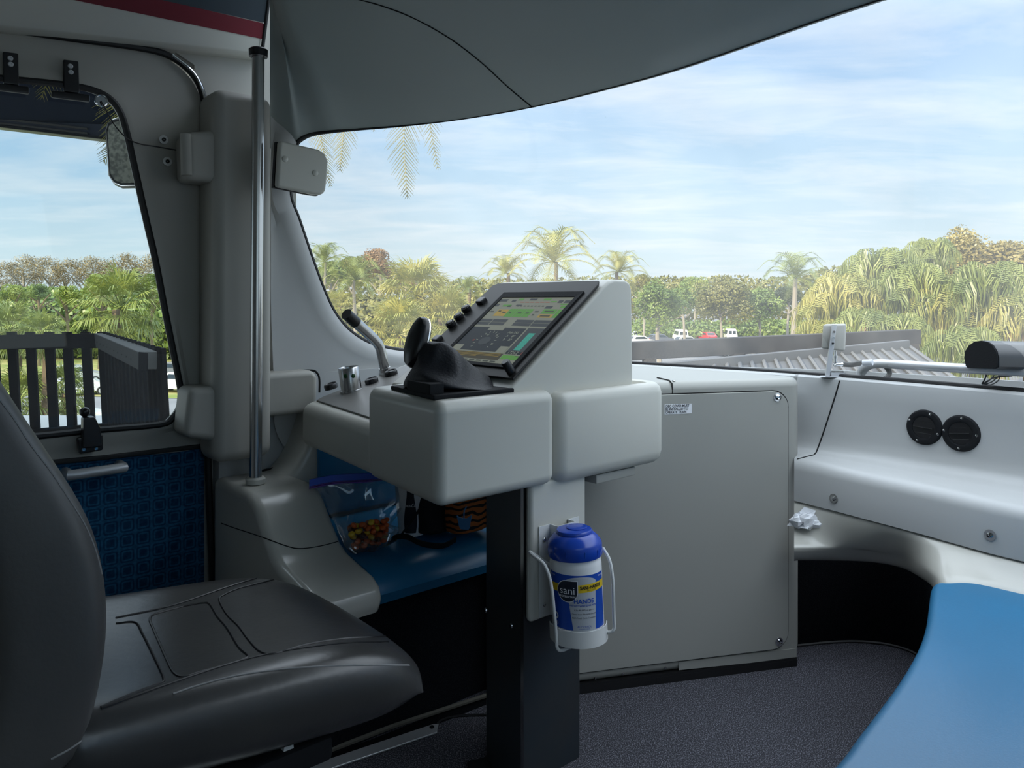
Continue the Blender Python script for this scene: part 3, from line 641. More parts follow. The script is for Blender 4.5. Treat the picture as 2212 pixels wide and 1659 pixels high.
# beacon hood: D shaped end, long half-round body
YB = 1.97
dpx = [(2089, 790), (2086, 772), (2088, 758), (2096, 746), (2108, 738), (2122, 735.5), (2136, 738), (2147, 746), (2155, 759), (2158, 774), (2158, 792), (2154, 797), (2093, 795)]
bn = V((-.99, -.145, 0)).normalized(); dd = [onp(u, v, at(2090, 770, 1.965), bn) for u, v in dpx]
bk = V((.40, .055, -.012))
be = thing('beacon_hood', 'black half round hood on the aluminium rail at the right', 'lamp', dd[0])
mb = MB(); mb.grid([dd, [p+bk*.5 for p in dd], [p+bk for p in dd]], True, 0, True); build('hood', mb, mat('satin_black', (.045, .047, .05), .3, .6), be, bevel=.003, seg=2, ang=50)
mb = MB(); mb.prism([p+(p-dd[0])*0-bk*.004 for p in dd], bk*-.008); build('end_cap', mb, blackm, be, bevel=.002, seg=2)
w = [smooth([at(u, v, 1.955) for u, v in q_], 6) for q_ in (((2128, 797), (2131, 808), (2126, 822), (2122, 829), (2140, 826), (2160, 812), (2184, 808)), ((2150, 797), (2158, 812), (2156, 822), (2140, 831), (2126, 828), (2150, 815), (2186, 812)), ((2140, 797), (2148, 808), (2136, 822), (2124, 828)))]
for p in w: build('wire', MB().tube(p, .0018, 6), blackp, be)
# ================= driver's console =================
con = thing('control_console', 'grey moulded driving console with a tilted monitor on a dark steel column', 'console', V((.09, 1.72, 0)))
C0 = V((-.14, 1.45, 0)); e1 = F.copy(); e2 = V((-.431, .63, 0)).normalized(); nc = V((F.y, -F.x, 0))   # nc: outwards from the right hand face
def K_(t, g, z): return C0+e1*t+e2*g+Z*z
# high front block
mb = MB(); mb.prism([K_(0, 0, .655), K_(.312, 0, .655), K_(.312, .40, .655), K_(0, .33, .655)], Z*.203)
blk = build('front_block', mb, plastic, con, bevel=.024, seg=6)
# low wing with the sloping top
mb = MB()
t1 = .36; zt = lambda t: .768+.285*t
P = [[K_(0, g, .660), K_(t1, g, .660), K_(t1, g, zt(t1)), K_(0, g, zt(0))] for g in (.30, .765)]
mb.grid(P, True, 0, True); wing = build('left_wing', mb, plastic, con, bevel=.022, seg=5)
# control plate on the wing
npl = (K_(.3, 0, zt(.3))-K_(0, 0, zt(0))).cross(e2).normalized()
if npl.z < 0: npl = -npl
def pl_(t, g, h=0.): return K_(t, g, zt(t))+npl*h
def onplate(u, v, h=0.): return onp(u, v, pl_(0, .5, h), npl)
mb = MB(); mb.prism([pl_(.03, .335), pl_(.335, .335), pl_(.345, .70), pl_(.33, .725), pl_(.06, .745), pl_(.035, .735)], npl*.004)
plate = build('control_plate', mb, mat('plate_grey', (.17, .165, .155), .38, .5), con, bevel=.0015, seg=1)
mb = MB(); mb.tube([pl_(.315, .30, .008), pl_(.335, .45, .012), pl_(.345, .62, .012), pl_(.345, .735, .006)], .013, 8); build('back_lip', mb, plastic, con)
# second block to the right
mb = MB(); z0, z1 = .648, .850
def B2(t, g, z): return C0+e1*t-nc*g+Z*z
cr = .045; pts = []
for cx_, cy_, a0 in ((.318+cr*.7, cr*.7, 1.0), (.702-cr, cr, 1.5), (.702-cr, .30-cr, 2.0), (.318+cr, .30-cr, 2.5)):
    r_ = cr*.7 if cx_ < .4 and cy_ < .1 else cr
    for k in range(7): a = pi*a0+pi/2*k/6; pts.append((cx_+r_*math.cos(a), cy_+r_*math.sin(a)))
outer_ = lambda z, s=0.: [B2(.51+(t-.51)*(1-s/.19), .15+(g-.15)*(1-s/.15), z) for t, g in pts]
bev = [(.03, z0), (.012, z0+.006), (.003, z0+.018), (0, z0+.034), (0, z1-.026), (.003, z1-.012), (.010, z1-.003), (.019, z1), (.028, z1-.003), (.034, z1-.014), (.036, z1-.035), (.06, z1-.036)]
build('side_block', MB().grid([outer_(z, s) for s, z in bev], True, 0, True), plastic, con)
mb = MB(); mb.prism([B2(.46, .02, .628), B2(.60, .02, .628), B2(.60, .12, .628), B2(.46, .12, .628)], Z*.022); build('underside_bracket', mb, cabm, con, bevel=.004, seg=2)
# monitor housing
M0 = C0-nc*.032
prof = [(.175, .845), (.218, .872), (.235, .884), (.49, 1.078), (.515, 1.095), (.535, 1.101), (.575, 1.101), (.592, 1.094), (.60, 1.078), (.605, .83), (.175, .83)]
def Mh(t, z, w): return M0+e1*t+L*w+Z*z
mb = MB(); mb.grid([[Mh(t, z, -.004 if 0 else 0) for t, z in prof], [Mh(t, z, .415) for t, z in prof]], True, 0, True)
hou = build('monitor_housing', mb, plastic, con, bevel=.017, seg=5, ang=50)
O_ = V((.009, 1.62, .876)); Uv = V((.219, .19, .22)); Lv = L*.408; nb = Uv.cross(Lv).normalized()
if nb.z < 0: nb = -nb
O_ = O_+nb*.004
def bz(w, b, h=0.): return O_+L*w+Uv*b+nb*h                # w metres to the left, b 0..1 up the slope
def onbz(u, v, h=0.): return onp(u, v, bz(0, 0, h), nb)
mb = MB()
mb.prism([bz(.008, .01), bz(.010, .93), bz(.02, .975), bz(.39, .975), bz(.405, .95), bz(.405, .01)], nb*.006)
bez = build('screen_bezel', mb, mat('bezel_brown_grey', (.026, .025, .024), .5, .3), con, bevel=.002, seg=2)
SW0, SW1, SB0, SB1 = .045, .306, .115, .79
mb = MB()
o_ = [(SW0-.015, SB0-.03), (SW1+.012, SB0-.03), (SW1+.012, SB1+.055), (SW0-.015, SB1+.055)]; i_ = [(SW0, SB0), (SW1, SB0), (SW1, SB1), (SW0, SB1)]
mb.grid([[bz(w, b, .0062) for w, b in o_], [bz(w, b, .0095) for w, b in o_], [bz(w, b, .0085) for w, b in i_], [bz(w, b, .0055) for w, b in i_]], True)
build('screen_frame', mb, blackm, bez, flat=True)
# screen picture: one mesh of flat coloured fields
def em(name, c, s=.62): return mat(name, tuple(x*.05 for x in c), .6, .15, emit=(c, s))
cols = [em('screen_pale', (.20, .22, .18)), em('screen_dark', (.020, .027, .034)), em('screen_green', (.09, .27, .05)), em('screen_amber', (.36, .26, .05)), em('screen_teal', (.06, .40, .32)), em('screen_slate', (.045, .055, .062)), em('screen_text', (.30, .33, .27)), em('screen_red', (.38, .07, .04)), em('screen_brown', (.05, .047, .03)), em('screen_print', (.05, .06, .05))]
scr = MB()
def sc(x, y, h=0.): return bz(SW1-(SW1-SW0)*x, SB1-(SB1-SB0)*y, .0067+h)      # x 0..1 from left, y 0..1 from top
def fld(x0, y0, x1, y1, mi, h=.0003): scr.add([sc(x0, y1, h), sc(x1, y1, h), sc(x1, y0, h), sc(x0, y0, h)], [(0, 1, 2, 3)], mi)
fld(0, 0, 1, 1, 0, 0)
for x0, y0, x1, y1, m in ((.0, .03, .12, .07, 5), (.19, .04, .25, .075, 5), (.27, .02, .34, .05, 2), (.43, .02, .53, .05, 5), (.62, .02, .72, .05, 2), (.84, .05, .90, .09, 5), (.92, .05, .99, .09, 5), (.74, .06, .82, .08, 2), (.0, .11, .06, .15, 5), (.12, .12, .24, .15, 2), (.20, .13, .25, .16, 5), (.31, .12, .39, .14, 5), (.74, .14, .83, .18, 5), (.9, .1, .99, .12, 2), (.93, .13, 1, .17, 2),
    (.12, .20, .20, .31, 3), (.205, .20, .28, .31, 3), (.285, .19, .40, .32, 2), (.405, .19, .53, .32, 2), (.535, .19, .62, .32, 2), (.75, .19, .93, .26, 2), (.75, .27, .93, .32, 3), (.94, .19, 1, .32, 2),
    (.0, .36, .18, .405, 5), (.0, .41, .18, .455, 5), (.19, .36, .40, .405, 5), (.19, .41, .40, .455, 5), (.52, .36, .76, .405, 5), (.52, .41, .76, .455, 5), (.77, .36, 1, .405, 5), (.77, .41, 1, .455, 5),
    (.0, .49, .76, .845, 1), (.25, .47, .47, .535, 0), (.29, .49, .42, .53, 2), (.0, .77, .13, .855, 0), (.645, .76, .76, .86, 0),
    (.78, .48, 1, .86, 5), (.845, .555, .93, .80, 4), (.78, .82, .98, .86, 1), (.98, .82, 1, .86, 7), (.0, .86, .77, .955, 8), (.78, .875, 1, .935, 2), (.94, .875, 1, .89, 5)):
    fld(x0, y0, x1, y1, m, .0003 if m else .0005)
for i in range(4): fld(.02, .868+i*.016, .74-.3*(i == 3), .872+i*.016, 3, .0006)
for i in range(6): fld(.33+i*.07, .075, .385+i*.07, .085, 7, .0005)
for i in range(8): fld(.33+i*.05, .135, .36+i*.05, .15, 9, .0005)
for i in range(8): fld(.015+i*.096, .966, .085+i*.096, .985, 9, .0005)
for cx_, cy_, s in ((.16, .23, .04), (.24, .25, .05), (.33, .255, .03), (.465, .255, .05), (.575, .255, .04), (.68, .23, .05), (.67, .28, .03), (.84, .225, .12), (.84, .295, .13), (.05, .24, .05)): fld(cx_-s/2, cy_-.01, cx_+s/2, cy_+.01, 9, .0006)
for a in range(13):                                     # dial ticks
    an = math.radians(-30+a*20); r0, r1 = .135, .165 
    p = lambda r, w: (.37+r*math.cos(an)*.9+w*math.sin(an), .71-r*math.sin(an)+w*math.cos(an))
    q4 = [p(r0, -.003), p(r1, -.003), p(r1, .003), p(r0, .003)]; scr.add([sc(x, y, .0006) for x, y in q4], [(0, 1, 2, 3)], 6)
ring = [(.36+.075*math.cos(2*pi*k/20), .70+.06*math.sin(2*pi*k/20)) for k in range(20)]; scr.add([sc(x, y, .0006) for x, y in ring], [tuple(range(20))], 5)
pt2 = lambda x, y: sc(x/.26, y/.246, .0008)
scr_t = [('141', .178, .138, .012, 6), ('Main', .158, .138, .010, 6), ('A', .157, .151, .010, 6), ('87', .178, .151, .011, 6), ('B', .157, .164, .010, 6), ('87', .178, .164, .011, 6), ('1726.2', .227, .207, .013, 6), ('30', .085, .150, .008, 6), ('50', .119, .152, .008, 6), ('80', .13, .182, .008, 6), ('10', .05, .172, .009, 7)]
for tx, x, y, s, m in scr_t: put_text(scr, tx, s, lambda a, b, X=x, Y=y: pt2(X+a, Y-b), m)
build('screen', scr, cols, bez, flat=True, label='lit colour touch screen with gauges and status fields')
# push buttons down the left of the bezel, square switches, corner knob
for u, v in ((1009, 671), (993, 688), (976, 704)):
    c = onbz(u, v, .008); b_ = build('button', MB().lathe([(.0125, 0), (.0135, .004), (.0125, .012), (.011, .0125), (.0095, .009), (.0085, .0135), (.004, .015), (0, .015)], c, nb, 22), blackp, bez)
for u, v in ((1040, 651), (945, 733)):
    c = onbz(u, v, .010); mb = MB(); mb.box(c, .026, .022, .016, L, Uv.normalized(), nb); build('switch', mb, blackp, bez, bevel=.004, seg=2)
c = onbz(1106, 806, .004); build('knob', MB().lathe([(0, 0), (.010, 0), (.010, .03), (.008, .033), (0, .033)], c, nb, 16), blackp, bez)

# lever, shroud and buttons on the plate
r0 = onplate(834, 810); r1 = at(819, 742, r0.y-.02); r2 = at(749, 679, r0.y-.13)
lev = build('lever', MB().tube([r0, lerp(r0, r1, .5), lerp(r0, r1, .86), lerp(r1, r0, .05)+(r2-r1)*.05, lerp(r1, r2, .2), r2], [.0145, .014, .014, .0145, .0145, .0155], 18), steel, con, label='bent steel control lever')
dl = (r2-r1).normalized(); build('end_sleeve', MB().lathe([(0, -.0), (.0158, 0), (.016, -.045), (.0155, -.0455)], r2+dl*.002, dl, 18), blackp, lev)
build('collar', MB().lathe([(.0, 0), (.02, 0), (.02, .008), (.0165, .011), (.0165, .022), (0, .022)], r0, (r1-r0).normalized(), 18), steel, lev)
c = onplate(760, 846); ax = (at(752, 790, c.y-.005)-c).normalized()
sh = build('stop_shroud', MB().lathe([(.031, 0), (.031, .006), (.028, .007), (.028, .066), (.0265, .068), (.0255, .066), (.0255, .045), (0, .044)], c, ax, 28), steel, con, label='open steel shroud round a push button')
for u, v in ((747, 809), (764, 805)):
    p = at(u, v, c.y-.028); d = V((p.x-(c+ax*.045).x, p.y-(c+ax*.045).y, 0)).normalized(); build('lamp', MB().ball(c+ax*(.046)+d*.0275, d.cross(Z)*.0055, Z*.0065, d*.002), grn, sh)
build('stop_button', MB().lathe([(0, .044), (.017, .044), (.019, .058), (.014, .062), (0, .063)], c, ax, 20), mat('lit_green', (.01, .10, .03), .3), sh)
for u, v, r in ((716, 839, .019), (804, 828, .0185), (846, 811, .0185)):
    c = onplate(u, v, .002); build('button', MB().lathe([(0, 0), (r, 0), (r*1.02, .010), (r*.9, .0145), (r*.75, .012), (0, .012)], c, npl, 24), blackp, con)

# throttle: black leather boot, thin black paddle with a bright edge
th = build('throttle_base', MB().prism([K_(t, g, .857) for t, g in ((.012, .035), (.215, .03), (.222, .20), (.02, .245))], Z*.010), blackm, con, bevel=.003, seg=2, label='black base of the leather boot')
bo_ = MB(); rows = []; N_ = 28
rr = random.Random(3)
for k in range(11):
    h = k/10
    zz = .866+.098*h
    tc_ = lerp(.122, .082, h**.7); gc_ = lerp(.135, .150, h); rt = .086*(1-h)**.85*(1+.12*math.sin(h*9))+.019; rg = .082*(1-h)**1.0+.020
    rows.append([K_(tc_+rt*math.cos(a)*(1+.10*math.sin(3*a+h*7)*(1-h))+.0, gc_+rg*math.sin(a)*(1+.10*math.sin(4*a-h*9)), zz+.010*math.sin(2*a+5*h)*(h > 0)*(h < 1)-.02*max(0, math.cos(a))*h*(1-h)*4*.5) for a in [2*pi*j/N_ for j in range(N_)]])
bo_.grid(rows, True, 0, True); build('leather_boot', bo_, leatherd if 0 else mat('boot_leather', (.013, .014, .018), .55, .35, bump=(170, .5, .002)), th, sub=1)
pc = at(899, 738, 1.645); la_ = (at(915, 682, 1.66)-at(884, 794, 1.63)); lax = la_.normalized()
nx = V((-.72, -.60, .12)); nx = (nx-lax*nx.dot(lax)).normalized(); wx = lax.cross(nx)
mb = MB(); mb.grid([[pc+(lax*.0565*math.cos(a)+wx*.030*math.sin(a))*s+nx*h for a in [2*pi*k/36 for k in range(36)]] for s, h in ((.3, .014), (.75, .0125), (.93, .008), (1, 0), (1, -.010), (.9, -.014), (.3, -.015))], True, 0, True)
pad = build('throttle_paddle', mb, blackp, con, label='black oval throttle paddle with a bright edge')
mb = MB(); mb.grid([[pc+(lax*.0565*math.cos(a)+wx*.030*math.sin(a))*s+nx*h for a in [2*pi*k/36 for k in range(36)]] for s, h in ((1.004, -.0085), (1.01, -.0115), (.93, -.0150), (.90, -.0135))], True); build('bright_edge', mb, chrome, pad)
build('stem', MB().tube([pc-nx*.012-lax*.02, at(938, 752, 1.66), at(950, 775, 1.66)], .010, 12), steel, pad)
mb = MB(); mb.box(K_(.028, .10, .877), .035, .10, .022, e1, e2); build('clip', mb, blackm, th, bevel=.003, seg=2)

# column
Kp = V((.021, 1.65, 0)); kl = V((-.08, .094, 0)).normalized()
mb = MB(); mb.prism([Kp, Kp+e1*.180, Kp+e1*.180+kl*.125, Kp+kl*.125], Z*.66); col = build('column', mb, darksteel, con, bevel=.004, seg=2)
mb = MB(); mb.prism([Kp+kl*.012-nc*-.0005, Kp+kl*.016+nc*.001, Kp+kl*.004+nc*.006, Kp+nc*.006], Z*.66); build('edge_channel', mb, steel, col, bevel=.001, seg=1)
mb = MB(); mb.prism([Kp+e1*.006+nc*.001, Kp+e1*.178+nc*.001, Kp+e1*.178+nc*.022, Kp+e1*.006+nc*.022], Z*.30); 
mb.v = [p+Z*.362 for p in mb.v]; build('upper_cover', mb, plastic, col, bevel=.012, seg=4, label='grey moulded upper cover')
for u, v in ((1049, 1318), (1104, 1352)):
    c = onp(u, v, Kp, nc.cross(Z)*0+V((kl.y, -kl.x, 0))); nn = V((-kl.y, kl.x, 0)); nn = nn if nn.dot(CAMP-c) > 0 else -nn
    build('screw', MB().lathe([(0, 0), (.0055, 0), (.004, .0025), (0, .003)], c, nn, 12), chrome, col)
mb = MB(); mb.prism([Kp+kl*.14-nc*.0+V((-.03, -.02, 0)), Kp+kl*.14+V((.02, 0, 0)), Kp+kl*.10+V((.0, -.03, 0)), Kp+kl*.10+V((-.05, -.03, 0))], Z*.012); build('foot_plate', mb, blackm, col, bevel=.003, seg=2)

# ================= wipes canister in its wire holder =================
bc = V((.140, 1.615, .352)); cax = V((-.045, 0, 1)).normalized()
can = thing('wipes_canister', 'white hand wipes canister with a blue lid and blue and yellow label', 'canister', bc)
kx = 1.0; CR = .0545
body = [(0, .0), (.048, .0), (.0535, .004), (CR, .012), (CR, .150), (.0535, .157), (.0515, .163), (.0515, .17), (.050, .172), (0, .172)]
build('bottle', MB().lathe(body, bc, cax, 48), whitep, can)
lid = build('lid', MB().lathe([(0, .167), (.0565, .167), (.0575, .170), (.0572, .192), (.0555, .196), (.048, .206), (.041, .212), (.0385, .213), (.0385, .2165), (.036, .220), (.030, .2215), (0, .2215)], bc, cax, 48), bluecap, can, label='glossy blue lid')
tpc = bc+cax*.2218; fd = V((-bc.x, -bc.y, 0)).normalized(); sd = V((-fd.y, fd.x, 0))
mb = MB(); mb.lathe([(0, .2213), (.0225, .2213), (.0225, .2235), (.020, .2245), (0, .2245)], bc+(F*.35-L*.1)*.02, cax, 28); build('flip_cap', mb, bluecap, lid, bevel=0)
for a in (-50, -18, 22, 55):
    an = math.atan2(fd.y, fd.x)+math.radians(a); p = bc+cax*.181+V((math.cos(an), math.sin(an), 0))*.0574; build('lid_rib', MB().box(p, .0015, .0015, .012, V((math.cos(an), math.sin(an), 0)), V((-math.sin(an), math.cos(an), 0)), cax), lblue, lid)
A0 = math.atan2(fd.y, fd.x)+math.radians(3)
def cyl(s, h, d): a = A0+s/CR; return bc+cax*h+(V((math.cos(a), math.sin(a), 0)))*(CR+d)
def band(fl, frr, h0, h1, d, m, name, parent, nh=10, ns=24):
    mb = MB(); mb.grid([[cyl(lerp(fl(h), frr(h), j/ns), h, d) for j in range(ns+1)] for h in [lerp(h0, h1, i/nh) for i in range(nh+1)]]); return build(name, mb, m, parent, flat=False)
lab = band(lambda h: -.068, lambda h: .070, .028, .140, .0004, lblue, 'label', can, label_ if False else 10) if False else band(lambda h: -.068, lambda h: .070, .028, .140, .0004, lblue, 'label', can)
band(lambda h: -.012-.014*(h-.028)/.112+.0, lambda h: .036+.006*(h-.028)/.112, .028, .125, .0008, lgrey, 'grey_panel', lab)
def arch(h): return math.sqrt(max(0, 1-((h-.125)/.012)**2))
band(lambda h: .008-.034*arch(h), lambda h: .008+.034*arch(h), .125, .137, .0008, lgrey, 'grey_arch', lab)
mb = MB(); mb.grid([[cyl(lerp(-.068, .070, j/40), .105+.016*k+.004*(math.cos(2*pi*j/40)*0)+.006*(j/40-.5), .0012) for j in range(41)] for k in (0, 1)]); build('yellow_band', mb, lyel, lab)
def logo(sc_, d, m, name):
    mb = MB(); ring = []
    for k in range(48):
        a = 2*pi*k/48; x, y = math.cos(a), math.sin(a)
        if x > 0 and y > 0: q_ = max(x, y); x, y = x/q_, y/q_
        ring.append((x*.0225*sc_, y*.0225*sc_))
    mb.grid([[cyl(-.0215+x*r, .1075+y*r, d) for x, y in ring] for r in (.001, .35, .7, 1)], True); return build(name, mb, m, lab)
logo(1.0, .0015, wtext, 'logo_border'); lg = logo(.93, .0018, lnavy, 'logo_badge')
fn = lambda x, y: cyl(x, y, .0022)
def put_line(m, body, size, f_, **k):
    b_ = MB(); put_text(b_, body, size, f_, **k); build('lettering', b_, m, lab, flat=True)
put_line(wtext, 'sani', .0215, fn, x0=-.0215, y0=.1085); put_line(wtext, 'PROFESSIONAL', .0056, fn, bold=.0001, x0=-.0215, y0=.0965, sx=.95); put_line(wtext, '150', .0095, fn, x0=-.052, y0=.0375)
put_line(wtext, 'FRONT', .004, fn, x0=-.055, y0=.135); put_line(wtext, 'ESPANOL', .004, fn, x0=.056, y0=.135)
fn = lambda x, y: cyl(x, y+.13*x*.35*0, .0022)
fy = lambda x, y: cyl(x, y+.0435*x, .0022)
put_line(dtext, 'SANI-HANDS', .0098, fy, bold=.0003, x0=.029, y0=.1145, sx=.85); put_line(dtext, 'NEW LOOK', .0038, fy, x0=.029, y0=.1085)
put_line(dtext, 'Kills 99.99% of germs', .0047, fn, x0=.012, y0=.0705); put_line(dtext, 'Cleans more effectively than gels', .0045, fn, x0=.012, y0=.0625, sx=.85); put_line(dtext, 'FDA Food Code Compliant', .0045, fn, x0=.012, y0=.0545)
put_line(ltext, 'HANDS', .0125, fn, bold=.0003, x0=.012, y0=.088); put_line(ltext, 'INSTANT SANITIZING WIPES', .0052, fn, bold=.0001, x0=.011, y0=.0795, sx=.85); put_line(ltext, 'ALCOHOL', .0055, fn, x0=.011, y0=.0365, sx=1.15); put_line(ltext, 'FORMULATION', .0032, fn, x0=.011, y0=.032)
build('seal_mark', MB().grid([[cyl(-.0525+.0075*r*math.cos(2*pi*k/20), .052+.0075*r*math.sin(2*pi*k/20), .0013) for k in range(20)] for r in (.55, 1)], True), wtext, lab)
# holder
hold = thing('wire_holder', 'white wire canister holder screwed to the console column', 'holder', bc+V((.03, .06, 0)))
wf = lambda t, z, d: Kp+e1*t+nc*d+Z*z
mb = MB(); mb.prism([wf(.028, .37, .023), wf(.06, .37, .023), wf(.06, .565, .023), wf(.028, .565, .023)], nc*.002)
mb.prism([wf(.06, .37, .023), wf(.06, .37, .048), wf(.062, .37, .048), wf(.062, .37, .023)], Z*.195)
mb.prism([wf(.06, .37, .046), wf(.115, .37, .046), wf(.115, .37, .048), wf(.06, .37, .048)], Z*.195)
mb.prism([wf(.115, .37, .023), wf(.115, .37, .048), wf(.117, .37, .048), wf(.117, .37, .023)], Z*.195)
mb.prism([wf(.115, .37, .023), wf(.150, .37, .023), wf(.150, .565, .023), wf(.115, .565, .023)], nc*.002)
build('back_plate', mb, white, hold)
for z_ in (.535, .395): build('screw', screwhead(wf(.043, z_, .0255), nc, .0048, .002), steel, hold)
ab_ = A0
def hc(s, h, r): a = A0+s; return bc+cax*h+V((math.cos(a), math.sin(a), 0))*r
mb = MB(); mb.grid([[hc(lerp(-1.45, 1.55, j/30), h-.006, .060) for j in range(31)] for h in (0, .034)]); build('front_band', mb, white, hold, solid=.0018)
mb = MB(); mb.lathe([(0, -.0075), (.057, -.0075), (.057, -.0055), (0, -.0055)], bc, cax, 30); build('bottom_disc', mb, white, hold)
lw_ = smooth([wf(.06, .47, .048), wf(.05, .475, .06), at(1148, 1194, 1.63), at(1152, 1200, 1.60), at(1176, 1220, 1.57), at(1190, 1260, 1.56), at(1198, 1330, 1.565), at(1202, 1380, 1.57), at(1204, 1400, 1.572), at(1214, 1405, 1.575), at(1240, 1395, 1.59)], 5)
build('wire', MB().tube(lw_, .0034, 8), white, hold)
rw = smooth([wf(.117, .49, .048), at(1296, 1185, 1.67), at(1306, 1190, 1.62), at(1318, 1215, 1.6), at(1324, 1260, 1.59), at(1326, 1330, 1.59), at(1327, 1355, 1.59), at(1322, 1364, 1.59), at(1312, 1366, 1.6), at(1290, 1368, 1.61)], 5)
build('wire', MB().tube(rw, .0034, 8), white, hold)
# ================= driver's seat =================
seat = thing('driver_seat', 'worn black leather driver seat with a stitched cushion in the foreground', 'seat', T(.45, 1.3, 0))
ln, lf_ = 1.055, 1.56
def cush(f, zt, zb, wn=0.):
    a, b = ln+wn, lf_-wn*.6; c = (a+b)/2; w = b-a
    cr = [(a+.06, zb), (a+.012, zb+.03), (a-.004, lerp(zb, zt, .45)), (a+.002, zt-.035), (a+.012, zt-.014), (a+.035, zt-.001), (a+.09, zt-.004), (c-.06, zt-.010), (c+.06, zt-.010), (b-.09, zt-.002), (b-.035, zt+.001), (b-.012, zt-.014), (b, zt-.04), (b, lerp(zb, zt, .4)), (b-.015, zb+.03), (b-.06, zb)]
    return [T(f, l, z) for l, z in cr]
secs = [(.17, .535, .42), (.24, .533, .41), (.33, .523, .385), (.44, .513, .37), (.54, .505, .36), (.62, .492, .353), (.675, .472, .350), (.712, .446, .352), (.732, .422, .358)]
R_ = []
for f, a, b in secs: R_.append(cush(f, a, b, max(0, (f-.66)*.35)))
fr_ = [T(.738-.03*max(0, (.39-p.z)/.04), L.dot(p), lerp(p.z, .392, .35)) for k, p in enumerate(R_[-1])]
# round the nose: bow the front sections forward in the middle
def bow(row, amt): 
    out = []
    for p in row:
        l = p.dot(L); x = (l-(ln+lf_)/2)/((lf_-ln)/2); out.append(p+F*amt*(1-x*x))
    return out
R_ = [bow(r, .046*max(0, (secs[i][0]-.3)/.43)) for i, r in enumerate(R_)]; fr_ = bow(fr_, .046)
mid_ = [lerp(p, T(.70, L.dot(p), .405), .55) for p in fr_]
cu_ = build('cushion', MB().grid(R_+[fr_], True, 0, True), leather, seat, sub=2)
qb = bvh(cu_)
SEAMS = [[(250, 1347), (291, 1345), (308, 1370), (329, 1412), (345, 1445), (354, 1468), (345, 1477), (291, 1497), (218, 1528)],
 [(395, 1310), (437, 1303), (453, 1306), (470, 1333), (491, 1358), (516, 1399), (535, 1417), (526, 1425), (499, 1434), (437, 1451), (397, 1462), (376, 1454), (362, 1429), (345, 1391), (329, 1354), (324, 1339), (334, 1327), (395, 1310)],
 [(553, 1262), (515, 1272), (485, 1285), (474, 1297), (491, 1329), (516, 1354), (537, 1383), (562, 1408), (591, 1412), (666, 1391), (749, 1379), (832, 1375), (856, 1368)],
 [(218, 1531), (374, 1475), (541, 1422), (707, 1393), (857, 1386)], [(250, 1335), (374, 1308), (499, 1266), (582, 1243), (660, 1235)], [(553, 1262), (624, 1245), (668, 1243)]]
mb = MB()
for s in SEAMS:
    m_ = seam(s, qb, .0021, 6); mb.add(m_.v, m_.f)
build('seam', mb, leatherd if 0 else mat('seam_black', (.006, .006, .007), .4, .5), cu_)
m_ = seam([(374, 1499), (430, 1480), (499, 1462), (580, 1449), (666, 1441), (770, 1437), (884, 1437)], qb, .0014, 5); build('stitching', m_, stitch, cu_, label='pale stitch line')
# backrest: rounded slab leaning back
BS = [(.455, .205), (.50, .243), (.58, .262), (.65, .268), (.72, .260), (.78, .243), (.87, .193), (.97, .140), (1.1, .075), (1.22, .02), (1.28, -.03)]
rows = []
for z, f in BS:
    k = (z-.45)/.83; hl = lerp(.255, .20, k); th_ = .075 if z < 1.2 else .05; cl = 1.30; r = []
    for j in range(28):
        a = 2*pi*j/28; ca, sa = math.cos(a), math.sin(a); ex_ = .42
        r.append(T(f-th_+th_*math.copysign(abs(ca)**ex_, ca), cl+hl*math.copysign(abs(sa)**ex_, sa), z-.06*(math.copysign(abs(ca)**ex_, ca) < 0)*0))
    rows.append(r)
ba = build('backrest', MB().grid(rows, True, 0, True), leatherd, seat, sub=2)
bb = bvh(ba)
m_ = seam([(-2, 862), (30, 905), (67, 962), (105, 1012), (142, 1067), (180, 1128), (205, 1185), (220, 1240)], bb, .0013, 5); 
m2 = seam([(110, 1640), (150, 1618), (185, 1592), (205, 1565)], bb, .0013, 5); build('stitching', m_, stitch, ba, label='pale stitch line'); build('stitching', m2, stitch, ba, label='pale stitch line')
build('pivot_knob', MB().lathe([(0, 0), (.022, 0), (.024, .01), (.018, .02), (0, .022)], T(.215, 1.035, .452), -L, 18), blackm, seat)
mb = MB(); mb.box(T(.41, 1.3, .338), .36, .38, .04, F, L); build('seat_pan', mb, blackm, seat, bevel=.01, seg=2)
mb = MB(); mb.lathe([(0, 0), (.16, 0), (.16, .012), (.05, .03), (.042, .05), (.042, .2), (.03, .2), (.03, .35), (0, .35)], T(.43, 1.27, 0), Z, 28); build('pedestal', mb, white, seat)
mb = MB(); mb.prism([T(.50, 1.12, .25), T(.535, 1.12, .25), T(.525, 1.12, .365), T(.51, 1.12, .365)], L*.02); build('side_bracket', mb, white, seat)

